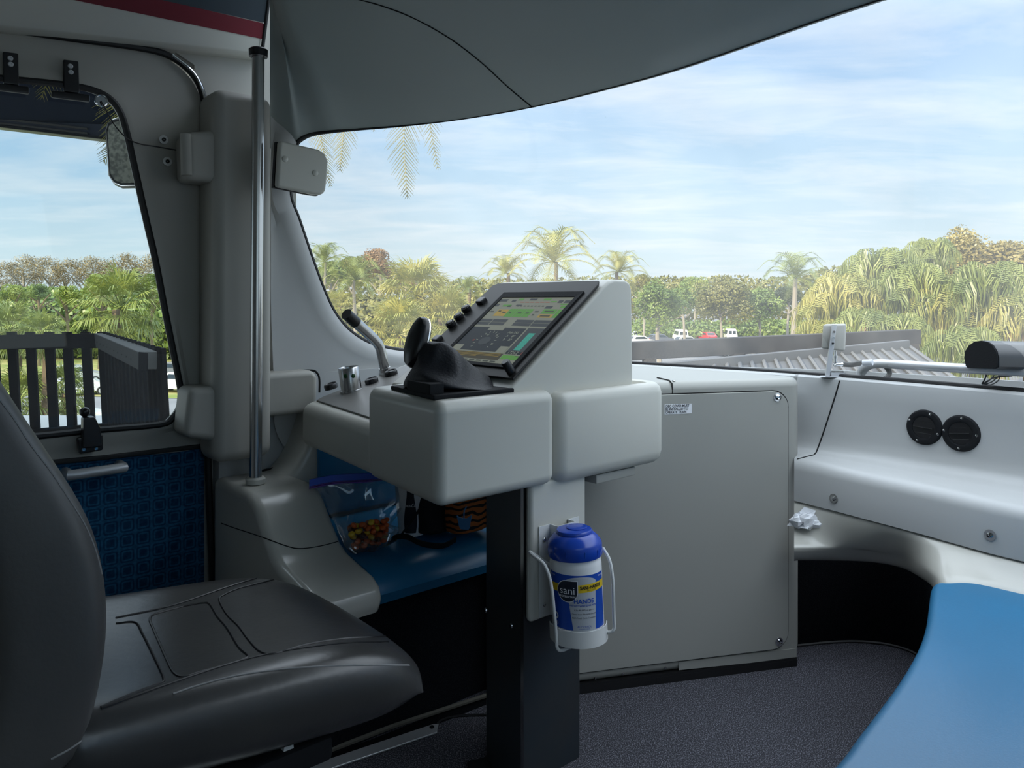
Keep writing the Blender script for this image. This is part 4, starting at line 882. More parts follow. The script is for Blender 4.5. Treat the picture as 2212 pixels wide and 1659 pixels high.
# ================= things on the left bench =================
# zip bag with candies
bgc = V((-.37, 1.91, .437))
bag = thing('zip_bag', 'clear zip bag with a blue zip part filled with small candies on the blue bench', 'bag', bgc)
def bp(u, v, Y): return at(u, v, Y)
prof_ = [(1190, 752, 840, .026, 1.885), (1180, 744, 858, .034, 1.89), (1162, 736, 862, .036, 1.905), (1138, 726, 842, .032, 1.925), (1110, 712, 862, .024, 1.95), (1080, 700, 888, .016, 1.975), (1058, 688, 906, .010, 1.98), (1040, 672, 915, .005, 1.985), (1030, 669, 916, .004, 1.985)]
rows = []; rr = random.Random(9)
for v, ua, ub, th_, Y in prof_:
    a = at(ua, v+(6 if v < 1060 else 0), Y-.02); b = at(ub, v-(14 if v < 1060 else (20 if v > 1150 else 4)), Y+.05); c = (a+b)/2; d = (b-a)/2; nn = V((d.y, -d.x, 0)).normalized(); r = []
    for j in range(32):
        an = 2*pi*j/32; x = math.cos(an); y = math.sin(an); wr = .35*th_*math.sin(5*an+v*.09)+.010*rr.uniform(-1, 1)*(v < 1150)
        r.append(c+d*x+nn*(y*th_+wr*abs(y))+Z*rr.uniform(-.003, .003))
    rows.append(r)
for p in rows[0]: p.z = .438
rows[0] = [lerp(p, sum(rows[0], V((0, 0, 0)))/32, .12) for p in rows[0]]
build('pouch', MB().grid(rows, True, 0, True), bagm, bag)
tp = rows[-2]
def zipl(dz, h, m, name):
    a = at(668, 1050, 1.958); b = at(916, 1016, 2.03); pts = [lerp(a, b, k/10)+Z*(.004*math.sin(k*.8)) for k in range(11)]
    nn = V(((b-a).y, -(b-a).x, 0)).normalized()*.004
    build(name, MB().grid([[p+Z*dz+nn for p in pts], [p+Z*(dz+h)+nn for p in pts], [p+Z*(dz+h)-nn for p in pts], [p+Z*dz-nn for p in pts]]), m, bag)
zipl(.0, .016, zipm, 'zip_strip'); zipl(-.007, .0025, zipp, 'zip_line'); zipl(-.0025, .0015, zipp, 'zip_line')
# candies piled in the bottom of the bag
cm = [('orange', mat('candy_orange', (.55, .10, .02), .3), 48), ('yellow', mat('candy_yellow', (.62, .40, .03), .3), 24), ('brown', mat('candy_brown', (.05, .016, .01), .3), 20)]
protos = {}; pos = []; rr = random.Random(21)
tries = 0
while len(pos) < 84 and tries < 30000:
    tries += 1
    k = rr.random(); h = rr.random()**1.4*.060
    v = 1186-h/.075*60; t = rr.uniform(.10, .90); i = min(2, int(h/.026))
    ua, ub = lerp(758, 742, h/.075), lerp(838, 850, h/.075); u = lerp(ua, ub, t)
    p = at(u, v-20*t*.9, 1.897+.05*t+rr.uniform(-.030, .026)*(1-.4*h/.075)); p.z = max(p.z, .4455)
    if all((p-q_).length >   .0135 for q_ in pos): pos.append(p)
cl = []; 
for nme, m, n in cm: cl += [(nme, m)]*n
rr.shuffle(cl)
for p, (nme, m) in zip(pos, cl):
    if nme not in protos:
        o = build('candy', MB().ball(V((0, 0, 0)), V((.0088, 0, 0)), V((0, .0088, 0)), V((0, 0, .0062)), 12, 7), m, loc=(0, 0, 0), label='small round %s candy in the clear zip bag' % nme, cat='candy', group='%s candies in the zip bag' % nme); protos[nme] = o
    else:
        o = protos[nme].copy(); C.objects.link(o)
    o.location = p; o.rotation_euler = (rr.uniform(-.6, .6), rr.uniform(-.6, .6), rr.uniform(0, 3))

# paper cup with the cola bottle picture
cb_ = at(889, 1178, 2.03); cb_.z = .437
cup = thing('paper_cup', 'white paper cup with a dark cola bottle picture and red band on the blue bench', 'cup', cb_)
cr_ = lambda h: .034+.075*h
build('cup_wall', MB().lathe([(.0, .002), (.032, .002), (.034, .0), (cr_(.2), .2), (cr_(.2)+.003, .203), (cr_(.2)-.002, .203), (.033, .01)], cb_, Z, 40), whitep, cup)
Ac = math.atan2(-cb_.y, -cb_.x)
def cc(s, h, d): r = cr_(h)+d; a = Ac+s/.04; return cb_+Z*h+V((math.cos(a), math.sin(a), 0))*r
def bw(h): return .0145+.004*math.sin(min(1, h/.13)*pi*1.8)-.009*max(0, (h-.09)/.11)
mb = MB(); mb.grid([[cc(lerp(-bw(h)-.003, bw(h)-.003, j/10), h, .0006) for j in range(11)] for h in [.01+.0095*k for k in range(20)]]); bt = build('bottle_picture', mb, lnavy, cup)
mb = MB(); mb.grid([[cc(lerp(.026, .037, j/6), h, .0006) for j in range(7)] for h in (.006, .03, .06, .09, .11)]); build('red_band', mb, red, cup)
mb = MB(); put_text(mb, 'Coca-Cola', .0135, lambda x, y: cc(x, y, .0011), bold=.0001, x0=-.004, y0=.083, sx=.72, shear=.35); build('lettering', mb, wtext, bt, flat=True)

# black cloth bag with a strap
kb = at(948, 1180, 2.02); kb.z = .437
blk_ = thing('cloth_bag', 'black cloth bag with a long strap beside the paper cup on the blue bench', 'bag', kb)
rows = []; rr = random.Random(4)
for k in range(9):
    h = k/8; r = []
    for j in range(20):
        a = 2*pi*j/20; w = .058*(1-.25*h*h)+.006*math.sin(3*a+h*6); d = .05*(1-.3*h); r.append(kb+e1*(w*math.cos(a))+L*(.03+d*math.sin(a))+Z*(.13*h+.001+.008*math.sin(2*a)*h))
    rows.append(r)
build('bag_body', MB().grid(rows, True, 0, True), blackm, blk_, sub=1)
def ribbon(px, w, name, Y, wd=V((.3, -.2, .9))):
    pts = smooth([at(u, v, y) for (u, v), y in zip(px, Y)], 5); wv = wd.normalized()*w
    return build(name, MB().grid([[p-wv for p in pts], [p+wv for p in pts]]), blackm, blk_, solid=.0025)
ribbon([(918, 1082), (900, 1110), (880, 1138), (862, 1160), (840, 1174)], .008, 'strap', [1.96, 1.95, 1.945, 1.94, 1.94], V((1, .2, .6)))
ribbon([(838, 1172), (856, 1160), (880, 1160), (905, 1172), (930, 1178), (960, 1178), (985, 1165)], .008, 'strap', [1.945, 1.93, 1.91, 1.895, 1.89, 1.90, 1.92], V((.1, -.4, 1)))

# tiger striped pouch with a blue charm
tb = at(1020, 1168, 2.03); tb.z = .437
tg_ = thing('tiger_pouch', 'orange and black tiger striped pouch with a blue charm on the blue bench', 'pouch', tb)
def tiger():
    m = tigr; nt = m.node_tree; N = nt.nodes; K = nt.links
    w = N.new('ShaderNodeTexWave'); w.wave_type = 'BANDS'; w.bands_direction = 'Z'; w.inputs['Scale'].default_value = 18; w.inputs['Distortion'].default_value = 5.5; w.inputs['Detail'].default_value = 1.5; w.inputs['Detail Scale'].default_value = 1.2
    tc = N.new('ShaderNodeTexCoord'); K.new(tc.outputs['Object'], w.inputs['Vector']); r = N.new('ShaderNodeValToRGB')
    r.color_ramp.elements[0].position = .30; r.color_ramp.elements[0].color = (.01, .01, .012, 1); r.color_ramp.elements[1].position = .38; r.color_ramp.elements[1].color = (.40, .115, .025, 1)
    K.new(w.outputs['Fac'], r.inputs[0]); K.new(r.outputs[0], N['Principled BSDF'].inputs['Base Color'])
tiger()
rows = []
for k in range(9):
    h = k/8; r = []
    for j in range(24):
        a = 2*pi*j/24; ca, sa = math.cos(a), math.sin(a); s = (1-.10*h)*(.93+.07*math.sin(h*pi)); r.append(tb+e1*(.064*s*math.copysign(abs(ca)**.6, ca))+L*(.03+.045*s*math.copysign(abs(sa)**.6, sa))+Z*(.12*h))
    rows.append(r)
build('pouch_body', MB().grid(rows, True, 0, True), tigr, tg_, sub=1)
kx_ = [(986, 1114), (992, 1118), (996, 1119), (1001, 1120), (1008, 1120), (1013, 1116), (1018, 1113), (1017, 1122), (1015, 1130), (1014, 1140), (1011, 1145), (1006, 1144), (1001, 1144), (994, 1143), (991, 1136), (989, 1126)]
ch = build('charm', MB().prism([at(u, v, 1.955) for u, v in kx_], V((.0015, .004, 0))), charm, tg_, bevel=.0006, seg=1, label='blue flat charm')
build('charm_cord', MB().tube([at(1008, 1094, 1.96), at(1003, 1102, 1.955), at(1002, 1110, 1.953), at(1002, 1120, 1.953)], .0018, 6), charm, tg_)
# ================= outside =================
GZ = EYE-7.1                                             # car park level, seven metres below the eye
def gY(v): return 7.1*FP/(v-V0)
def leafmat(name, c1, c2, transl=.25, scale=.9):
    scale = max(scale, .5)*1.8
    m = bpy.data.materials.new(name); m.use_nodes = True; nt = m.node_tree; N = nt.nodes; K = nt.links
    N.remove(N['Principled BSDF']); out = N['Material Output']
    tc = N.new('ShaderNodeTexCoord'); n = N.new('ShaderNodeTexNoise'); n.inputs['Scale'].default_value = scale; n.inputs['Detail'].default_value = 4; K.new(tc.outputs['Object'], n.inputs['Vector'])
    r = N.new('ShaderNodeValToRGB'); r.color_ramp.elements[0].position = .36; r.color_ramp.elements[1].position = .64; r.color_ramp.elements[0].color = (*[x*.8 for x in c1], 1); r.color_ramp.elements[1].color = (*c2, 1); K.new(n.outputs['Fac'], r.inputs[0])
    d = N.new('ShaderNodeBsdfDiffuse'); t = N.new('ShaderNodeBsdfTranslucent'); g = N.new('ShaderNodeBsdfGlossy'); g.inputs['Roughness'].default_value = .4
    K.new(r.outputs[0], d.inputs[0]); K.new(r.outputs[0], t.inputs[0])
    a = N.new('ShaderNodeMixShader'); a.inputs[0].default_value = transl; K.new(d.outputs[0], a.inputs[1]); K.new(t.outputs[0], a.inputs[2])
    b = N.new('ShaderNodeMixShader'); b.inputs[0].default_value = .05; K.new(a.outputs[0], b.inputs[1]); K.new(g.outputs[0], b.inputs[2]); K.new(b.outputs[0], out.inputs[0]); return m
LM = dict(hang=leafmat('hanging_palm_leaf', (.13, .135, .028), (.24, .21, .055), .2),palm=leafmat('palm_leaf', (.15, .20, .035), (.28, .31, .07)), palmy=leafmat('yellow_palm_leaf', (.26, .28, .05), (.45, .40, .10)), olive=leafmat('olive_leaf', (.13, .14, .022), (.24, .22, .045), scale=.35), green=leafmat('green_leaf', (.10, .17, .025), (.22, .29, .05), scale=.35),
          bright=leafmat('bright_leaf', (.16, .25, .03), (.32, .36, .06), scale=.35), tan=leafmat('dry_leaf', (.22, .17, .08), (.34, .26, .12), .15, scale=.35), gold=leafmat('golden_leaf', (.28, .23, .07), (.42, .34, .11), scale=.35), dark=leafmat('dark_leaf', (.035, .06, .02), (.08, .10, .03), scale=.35), dead=leafmat('dead_frond', (.40, .18, .05), (.50, .28, .10)), rust=leafmat('rust_leaf', (.27, .15, .07), (.36, .22, .10), scale=.35))
bark = mat('bark', (.20, .15, .10), .9, .1, noise=(3, (.12, .09, .06), .35, .7)); barkg = mat('grey_bark', (.30, .27, .23), .9, .1)
asphalt = mat('asphalt', (.20, .20, .205), .95, .1, noise=(.3, (.16, .16, .165), .3, .7)); grassm = mat('grass', (.16, .19, .05), .95, .1, noise=(.25, (.34, .29, .12), .4, .65))

# --- plant meshes, built once and shared by the copies
def leaf_cloud(seed, n=2600, blobs=26, flat=.75, size=.085, thin=1.0):
    r = random.Random(seed); mb = MB(); bl = []
    for i in range(blobs):
        a = r.uniform(0, 2*pi); z = r.uniform(-.75, 1); q_ = math.sqrt(max(0, 1-z*z))*r.uniform(.35, .8)
        bl.append((V((q_*math.cos(a), q_*math.sin(a), z*flat*.72)), r.uniform(.24, .42)))
    for i in range(n):
        c, s = bl[r.randrange(blobs)]; d = V((r.gauss(0, 1), r.gauss(0, 1), r.gauss(.25, 1))).normalized(); p = c+d*s*r.uniform(.75, 1.05)*V((1, 1, 1)).length/1.732
        u = (V((r.gauss(0, 1), r.gauss(0, 1), r.gauss(0, .6)))).normalized(); w_ = (d+u*.6).normalized().cross(u).normalized(); k = size*r.uniform(.6, 1.3)
        mb.add([p-u*k, p+w_*k*.55*thin, p+u*k, p-w_*k*.55*thin], [(0, 1, 2, 3)])
    return mb
def trunk(h, r0, lean=0.0, seed=0, branches=4, spread=.5, n=7):
    r = random.Random(seed); mb = MB(); top = V((lean, 0, h)); mb.tube([V((0, 0, 0)), V((lean*.4, .02*h, h*.5)), top], [r0, r0*.8, r0*.6], n)
    for i in range(branches):
        a = 2*pi*i/branches+r.uniform(-.4, .4); b0 = V((lean*.7, 0, h*r.uniform(.65, .95))); e_ = b0+V((math.cos(a)*spread, math.sin(a)*spread, spread*r.uniform(.6, 1.2))); mb.tube([b0, lerp(b0, e_, .5)+V((0, 0, .05*spread)), e_], [r0*.5, r0*.35, r0*.15], 5)
    return mb
def frond(mb, path, ll, n=30, w=.03, droop=.5, taper=.8, r=None, hang=0., mi=0, segs=2, rach=.018, side=None):
    pts = smooth(path, 6); pts = resample(pts, n); r = r or rnd
    for i, p in enumerate(pts):
        k = i/(n-1)
        t = (pts[min(i+1, n-1)]-pts[max(0, i-1)]).normalized(); s = t.cross(Z)
        s = s.normalized() if s.length > .05 else V((1, 0, 0))
        if side: s = (side-t*side.dot(t)).normalized()
        up = s.cross(t)
        if k < .08: continue
        ln_ = ll*(math.sin(pi*min(1, .12+k*.88))**.6)*r.uniform(.85, 1.1)
        for sg in (-1, 1):
            d = (s*sg*r.uniform(.7, 1)+t*(.75 if not side else 1.05)+up*.15).normalized(); q_ = p; prev = None; ww = t*w
            for j in range(segs+1):
                f_ = j/segs; wd = ww*(1-f_*taper); a, b = q_-wd*.5, q_+wd*.5
                if prev: mb.add([prev[0], prev[1], b, a], [(0, 1, 2, 3)], mi)
                prev = (a, b); d = (d+V((0, 0, -droop-hang*f_))*(1.2/segs)).normalized(); q_ = q_+d*ln_/segs
    mb.tube(pts, [rach*(1-.8*i/(n-1)) for i in range(n)], 4, mi=mi)
def queen_crown(seed, nf=22, ll=.30, n=30, lift=1.0, drop=1.0, hang=.30, w=.026, segs=2):
    r = random.Random(seed); mb = MB()
    for i in range(nf):
        a = i*2.39996+r.uniform(-.2, .2); el = lerp(1.42, -.45, i/nf)+r.uniform(-.15, .15); D = V((math.cos(a), math.sin(a), 0)); k = r.uniform(.85, 1.1)
        p1 = D*(.45*math.cos(el))*k+Z*(.45*math.sin(el)*lift+.05); p2 = D*(.80*math.cos(el*.8))*k+Z*(.78*math.sin(el)*lift-.04); p3 = D*(1.12*math.cos(el*.62))*k+Z*(.80*math.sin(el)*lift-.34*drop)
        frond(mb, [V((0, 0, 0)), p1, p2, p3], ll, n, w, .28, .8, r, hang, 0, segs, .012)
    return mb
def fan_crown(seed, nl=40, seg=26, rad=.56):
    r = random.Random(seed); mb = MB()
    for i in range(nl):
        a = i*2.39996+r.uniform(-.3, .3); el = lerp(1.35, -.95, i/nl)+r.uniform(-.15, .15); D = V((math.cos(a)*math.cos(el), math.sin(a)*math.cos(el), math.sin(el))); c = D*r.uniform(.38, .52)
        mb.tube([V((0, 0, 0)), c*.6, c], .009, 3); sd = D.cross(Z); sd = sd.normalized() if sd.length > .05 else V((1, 0, 0)); un = sd.cross(D)
        for j in range(seg):
            b = lerp(-1.75, 1.75, (j+.5)/seg)+r.uniform(-.05, .05); dd = (D*math.cos(b)+sd*math.sin(b)+un*-.10).normalized(); L_ = rad*r.uniform(.75, 1.05)*(1-.12*abs(b)); wv = dd.cross(un).normalized()*.0125
            m_ = c+dd*L_*.6+un*.03; e_ = c+dd*L_-Z*L_*r.uniform(.05, .38)
            mb.add([c, m_-wv, m_+wv, e_], [(0, 1, 2), (1, 3, 2)])
    return mb
def strap_crown(seed, nf=17, hangl=.62):
    r = random.Random(seed); mb = MB()
    for i in range(nf):
        a = i*2.39996+r.uniform(-.2, .2); el = lerp(1.35, -.1, i/nf)+r.uniform(-.1, .1); D = V((math.cos(a), math.sin(a), 0)); k = r.uniform(.8, 1.05)
        path = smooth([V((0, 0, 0)), D*(.42*math.cos(el))*k+Z*(.5*math.sin(el)), D*(.78*math.cos(el*.8))*k+Z*(.70*math.sin(el)), D*(1.02*math.cos(el*.6))*k+Z*(.66*math.sin(el)-.25)], 6); pts = resample(path, 26)
        mb.tube(pts, [.014*(1-.8*j/25) for j in range(26)], 4)
        for j, p in enumerate(pts[3:]):
            t = (pts[min(j+4, 25)]-pts[j+2]).normalized(); s = t.cross(Z); s = s.normalized() if s.length > .05 else V((1, 0, 0))
            for sg in (-1, 1):
                for q_ in range(2):
                    ln_ = hangl*r.uniform(.55, 1.05)*(1-.45*(j/22)**2); o = s*sg*r.uniform(.05, .16); w = (t*r.uniform(.6, 1)+s*r.uniform(-.7, .7)).normalized()*.011
                    p1 = p+o+Z*.03; p2 = p+o*1.7-Z*ln_*.45; p3 = p+o*1.8+t*.05-Z*ln_
                    mb.add([p-w*.6, p+w*.6, p1+w, p1-w, p2+w, p2-w, p3+w*.3, p3-w*.3], [(0, 1, 2, 3), (3, 2, 4, 5), (5, 4, 6, 7)])
    return mb
MESH = {}
def shared(key, mbf, m):
    if (key, m) not in MESH:
        mb = mbf(); me = bpy.data.meshes.new(key); me.from_pydata(mb.v, [], mb.f); me.materials.append(m); MESH[(key, m)] = me
    return MESH[(key, m)]
def part(name, me, parent, loc=(0, 0, 0), sc=(1, 1, 1), rz=0):
    o = bpy.data.objects.new(name, me); C.objects.link(o); o.parent = parent; o.location = loc; o.scale = sc; o.rotation_euler = (0, 0, rz); return o
TK = {}
def plant(name, label, cat, u, v, Y, rad, crown, m, group=None, rz=None, flat=1.0, tr=.12, trm=None, br=0, h_off=0.0, dead=False):
    c = at(u, v, Y); base = V((c.x, c.y, GZ)); t = thing(name, label, cat, base, group); h = c.z-GZ; rz = rnd.uniform(0, 6.28) if rz is None else rz
    part('crown', shared(crown, CR[crown], m), t, (0, 0, h), (rad, rad, rad*flat), rz)
    tm = shared('trunk%d' % br, (lambda: trunk(1, .03, .03, 5, 0)) if not br else (lambda: trunk(1, .03, .05, 7, 5, .28)), trm or bark)
    part('trunk', tm, t, (0, 0, 0), (tr/.03, tr/.03, h*(1.0 if not br else .95)), rz)
    if dead: part('dead_fronds', shared('deadf', lambda: strap_crown(77, 7, .5), LM['dead']), t, (0, 0, h-.12*rad), (rad*.55, rad*.55, rad*.75), rz)
    return t
CR = {'cloud1': lambda: leaf_cloud(1, 5500, 26, .75, .052), 'cloud2': lambda: leaf_cloud(2, 5500, 22, .65, .052), 'cloud3': lambda: leaf_cloud(3, 3200, 34, .8, .05, .6), 'cloud4': lambda: leaf_cloud(8, 8000, 36, .8, .042), 'queen1': lambda: queen_crown(4), 'queen2': lambda: queen_crown(5, 22), 'fan1': lambda: fan_crown(6), 'fan2': lambda: fan_crown(7, 40), 'strap1': lambda: strap_crown(8), 'strap2': lambda: strap_crown(9, 19, .7)}

# --- ground
gm = MB(); gm.add([V((-300, -60, GZ)), V((300, -60, GZ)), V((300, 500, GZ)), V((-300, 500, GZ))], [(0, 1, 2, 3)])
build('ground', gm, asphalt, kind='structure', flat=True, loc=(0, 0, GZ))
gm = MB(); gm.add([V((x, y, GZ+.03)) for x, y in ((-60, 62), (-2, 52), (2, 90), (24, 150), (-40, 160), (-90, 120))], [tuple(range(6))]); build('lawn', gm, grassm, kind='structure', flat=True, loc=(-30, 90, GZ))
gm = MB(); gm.add([V((x, y, GZ+.03)) for x, y in ((-40, 18), (-16, 20), (-8, 40), (-18, 48), (-50, 46))], [tuple(range(5))]); build('lawn', gm, grassm, kind='structure', flat=True, loc=(-20, 30, GZ))
gm = MB()
for k in range(7): gm.add([V((x, y, GZ+.02)) for x, y in ((-17+k*2.6, 55), (-16.88+k*2.6, 55), (-16.4+k*2.6, 60), (-16.52+k*2.6, 60))], [(0, 1, 2, 3)])
build('parking_lines', gm, wtext, kind='structure', flat=True, loc=(-10, 57, GZ))

# --- far forest, one uncountable mass
def forest(px, Ys, size, m, name, seed, label, n_per=300):
    r = random.Random(seed); mb = MB(); pts = smooth([V((u, v, 0)) for u, v in px], 8); pts = resample(pts, 46)
    for p in pts:
        for rowk, Y in enumerate(Ys):
            c = at(p.x+r.uniform(-14, 14), p.y+r.uniform(0, 10)+rowk*-2, Y); R_c = size*r.uniform(.7, 1.2); hh = c.z-GZ
            for k in range(n_per):
                d = V((r.gauss(0, 1), r.gauss(0, 1), r.gauss(0, 1))).normalized()
                q_ = V((c.x, c.y, c.z-R_c*.8))+V((d.x*R_c, d.y*R_c, d.z*R_c*.8 if d.z > -.2 else d.z*hh*.55)); k_ = size*.085*r.uniform(.6, 1.4); u_ = V((r.gauss(0, 1), r.gauss(0, 1), r.gauss(0, 1))).normalized(); w_ = u_.cross(d+V((.01, 0, 0))).normalized()
                mb.add([q_-u_*k_, q_+w_*k_*.6, q_+u_*k_, q_-w_*k_*.6], [(0, 1, 2, 3)])
    o = build(name, mb, m, flat=True, label=label, cat='forest', kind='stuff', loc=(0, Ys[0], GZ)); return o
forest([(640, 600), (760, 560), (860, 585), (950, 598), (1040, 602), (1200, 600), (1400, 597), (1560, 596), (1720, 592), (1900, 560), (2240, 540)], (230, 205), 7, LM['olive'], 'distant_forest', 31, 'distant olive green treeline along the horizon beyond the windshield')
forest([(-60, 640), (40, 628), (110, 622), (170, 636), (200, 626), (280, 622), (350, 632), (420, 630)], (125, 110, 95), 4.2, LM['green'], 'mid_forest', 32, 'green undergrowth and small trees filling the view below the dry cypress in the door window', 420)
forest([(640, 640), (720, 632), (800, 640), (900, 650), (1000, 640), (1060, 636)], (95, 84), 3.6, LM['olive'], 'mid_forest', 33, 'olive green shrubs behind the palms beyond the left part of the windshield', 420)
forest([(1380, 690), (1450, 688), (1520, 690), (1600, 686), (1700, 690), (1760, 690), (1850, 680)], (150, 140), 3.4, LM['green'], 'low_shrubs', 34, 'low green shrubs along the far edge of the car park', 240)

# --- seen through the door window
dry = ['leftmost', 'second from the left', 'third from the left', 'fourth from the left', 'fifth from the left', 'sixth from the left', 'seventh from the left', 'rightmost']
for (u, v, rp), nm in zip(((10, 600, 40), (58, 588, 42), (104, 590, 40), (146, 594, 40), (196, 588, 40), (232, 592, 34), (270, 584, 42), (322, 588, 42)), dry):
    plant('cypress_tree', 'dry tan cypress on the skyline of the door window, %s one' % nm, 'tree', u, v, 118, rp/FP*118, 'cloud3', LM['tan'], 'dry cypress trees on the skyline', flat=1.0, tr=.28, trm=barkg, br=1)
for (u, v, rp, Y, mk), lb_ in zip(((150, 640, 30, 78, 'bright'), (85, 632, 26, 84, 'green'), (215, 612, 28, 80, 'bright'), (330, 610, 26, 84, 'green'), (25, 640, 34, 74, 'bright'), (290, 600, 22, 95, 'dark')), ('bright leafy tree in the middle of the door window below the dry cypress', 'green leafy tree left of the middle of the door window', 'fresh green tree behind the big fan palm, at its left shoulder', 'green tree behind the big fan palm at the window edge', 'light green tree at the left edge of the door window', 'small dark green tree top on the skyline above the big fan palm')):
    plant('leafy_tree', lb_, 'tree', u, v, Y, rp/FP*Y, 'cloud1' if Y < 80 else 'cloud2', LM[mk], 'leafy trees behind the station railing', tr=.2, br=1)
plant('fan_palm', 'big fan palm with a full round crown behind the railing corner', 'palm tree', 262, 668, 24, 1.68, 'fan1', LM['palm'], 'fan palms beside the station', tr=.2)
plant('fan_palm', 'fan palm at the left edge of the door window behind the railing', 'palm tree', 20, 712, 21, 1.05, 'fan2', LM['palm'], 'fan palms beside the station', tr=.2)
plant('fan_palm', 'dark fan palm between the left edge palm and the big fan palm', 'palm tree', 88, 726, 20, .85, 'fan1', LM['palm'], 'fan palms beside the station', tr=.2)
plant('fan_palm', 'low fan palm seen through the railing slats', 'palm tree', 130, 850, 22, 1.15, 'fan2', LM['palm'], 'fan palms beside the station', tr=.2)
plant('fan_palm', 'lowest fan palm seen through the left railing slats', 'palm tree', 40, 862, 20, 1.1, 'fan1', LM['palm'], 'fan palms beside the station', tr=.2)

# --- station railing
woodk = mat('dark_stained_wood', (.007, .007, .008), .8, .06, noise=(8, (.012, .011, .011), .4, .7)); woodg = mat('weathered_grey_wood', (.075, .075, .073), .85, .1)
rl = thing('station_railing', 'dark wooden slat railing of the station platform outside the door window', 'railing', at(205, 920, 7.5))
Yc = 7.5
def rq(u, v, Y=Yc): return at(u, v, Y)
lean = V((.055, 0, -1)).normalized()
mb = MB(); mb.prism([rq(-120, 726), rq(212, 720), rq(212, 752), rq(-120, 757)], V((0, .045, 0))); build('top_rail', mb, woodk, rl, bevel=.004, seg=1)
mb = MB(); mb.prism([rq(-120, 942), rq(235, 914), rq(235, 940), rq(-120, 968)], V((0, .045, 0))); build('bottom_rail', mb, woodk, rl)
for u in (-64, -24, 16, 56, 97, 136, 176, 212):
    p = rq(u+9, 717, Yc+.05); d = lean*1.15; mb = MB(); mb.box(p+d*.5, .088, .03, 1.15, V((1, 0, .0)), V((0, 1, 0)), -lean); build('slat', mb, woodk, rl)
nb0 = at(208, 721, 7.5); nb1 = at(303, 763, 5.55); bd = (nb1-nb0)
mb = MB(); a = [at(203, 720, 7.5), at(298, 760, 5.6), at(298, 799, 5.6), at(207, 751, 7.5)]; rd = V((.115, .05, 0)); mb.prism(a, rd); build('top_rail', mb, woodg, rl, bevel=.004, seg=1, label='weathered grey return rail')
bl_ = MB(); bl_.prism([p+V((.004, -.006, 0)) for p in [at(299, 760, 5.59), at(318, 763, 5.62), at(318, 800, 5.62), at(299, 800, 5.59)]], V((.0, .01, 0))); build('rail_end', bl_, woodk, rl)
for k in range(15):
    t = k/14; p = lerp(at(222, 717, 7.45), at(345, 752, 5.6), t); p2 = p+lean*1.05; mb = MB(); ex_ = V((bd.x, bd.y, 0)).normalized(); ey_ = V((-ex_.y, ex_.x, 0)); mb.box((p+p2)/2+ey_*.02, .075, .03, 1.05, ex_, ey_, -lean); build('slat', mb, woodk, rl)
for k in range(10):
    t = (k+.5)/10; p = lerp(at(208, 738, 7.47), at(290, 778, 5.6), t); build('bolt', MB().lathe([(0, 0), (.008, 0), (0, .004)], p+V((-.004, -.004, 0)), V((-.7, -.7, 0)), 6), blackm, rl)
mb = MB(); mb.box(at(200, 1000, 8.2)+V((-1, .8, 0)), 7.5, 3.2, .3); build('platform', mb, mat('platform_concrete', (.35, .35, .34), .9), rl)
# station canopy overhead, dark fascia
cn = thing('station_canopy', 'dark blue station canopy edge above the railing outside the door window', 'canopy', at(100, 280, 8.5))
navym = mat('navy_fascia', (.018, .028, .055), .35, .5, noise=(1.2, (.03, .04, .065), .35, .7))
mb = MB(); mb.prism([at(-300, 240, 9), at(330, 314, 9), at(330, 150, 9), at(-300, 60, 9)], V((0, .2, .0))); build('fascia', mb, navym, cn, label='dark navy fascia board')
mb = MB(); mb.prism([V((-18, 9.1, 3.65)), V((-4.4, 9.1, 3.1)), V((-2.75, 4.5, 3.1)), V((-2.75, -6, 3.1)), V((-18, -6, 3.65))], Z*.12); build('soffit', mb, mat('dark_soffit', (.012, .016, .026), 1.0, .0), cn)  # soffit extended far out of view to shade the railing
for dv, hh in ((-10, 4), (-20, 4)):
    mb = MB(); mb.prism([at(-300, 240+dv, 8.98), at(190, 297+dv, 8.98), at(190, 297+dv+hh, 8.98), at(-300, 240+dv+hh, 8.98)], V((0, -.02, 0))); build('trim_line', mb, woodg, cn)
mb = MB(); mb.prism([at(-300, 236, 8.99), at(330, 310, 8.99), at(330, 314, 8.99), at(-300, 240, 8.99)], V((0, -.04, 0))); build('drip_edge', mb, blackm, cn)
# side mirror of the train
mr_ = thing('side_mirror', 'mottled grey rounded side mirror outside the door window', 'mirror', on_l(262, 404, 2.35))
mp_ = [(244, 258), (262, 252), (300, 252), (306, 262), (312, 390), (306, 402), (262, 403), (246, 396), (236, 380), (229, 280), (233, 266)]
def mq(u, v, s=1): return at(270+(u-270)*s, 328+(v-328)*s, 2.45)
mb = MB(); mb.prism([mq(u, v) for u, v in mp_], V((-.02, .05, 0))); build('mirror_housing', mb, blackp, mr_, bevel=.006, seg=3)
build('mirror_glass', MB().prism([mq(u, v, .90)+V((0, -.002, 0)) for u, v in mp_], V((0, .001, 0))), mat('mottled_mirror', (.24, .245, .20), .5, .4, noise=(75, (.10, .105, .09), .42, .62)), mr_)  # mirror face: plain grey mottled with a darker noise tone
build('mirror_rim', MB().tube([mq(u, v, .985)+V((0, -.002, 0)) for u, v in mp_]+[mq(*mp_[0], .985)+V((0, -.002, 0))], .002, 6), steel, mr_)
build('mirror_arm', MB().tube([mq(290, 330)+V((0, .05, 0)), T(.80, 2.2, 1.42)], .012, 8), blackp, mr_)

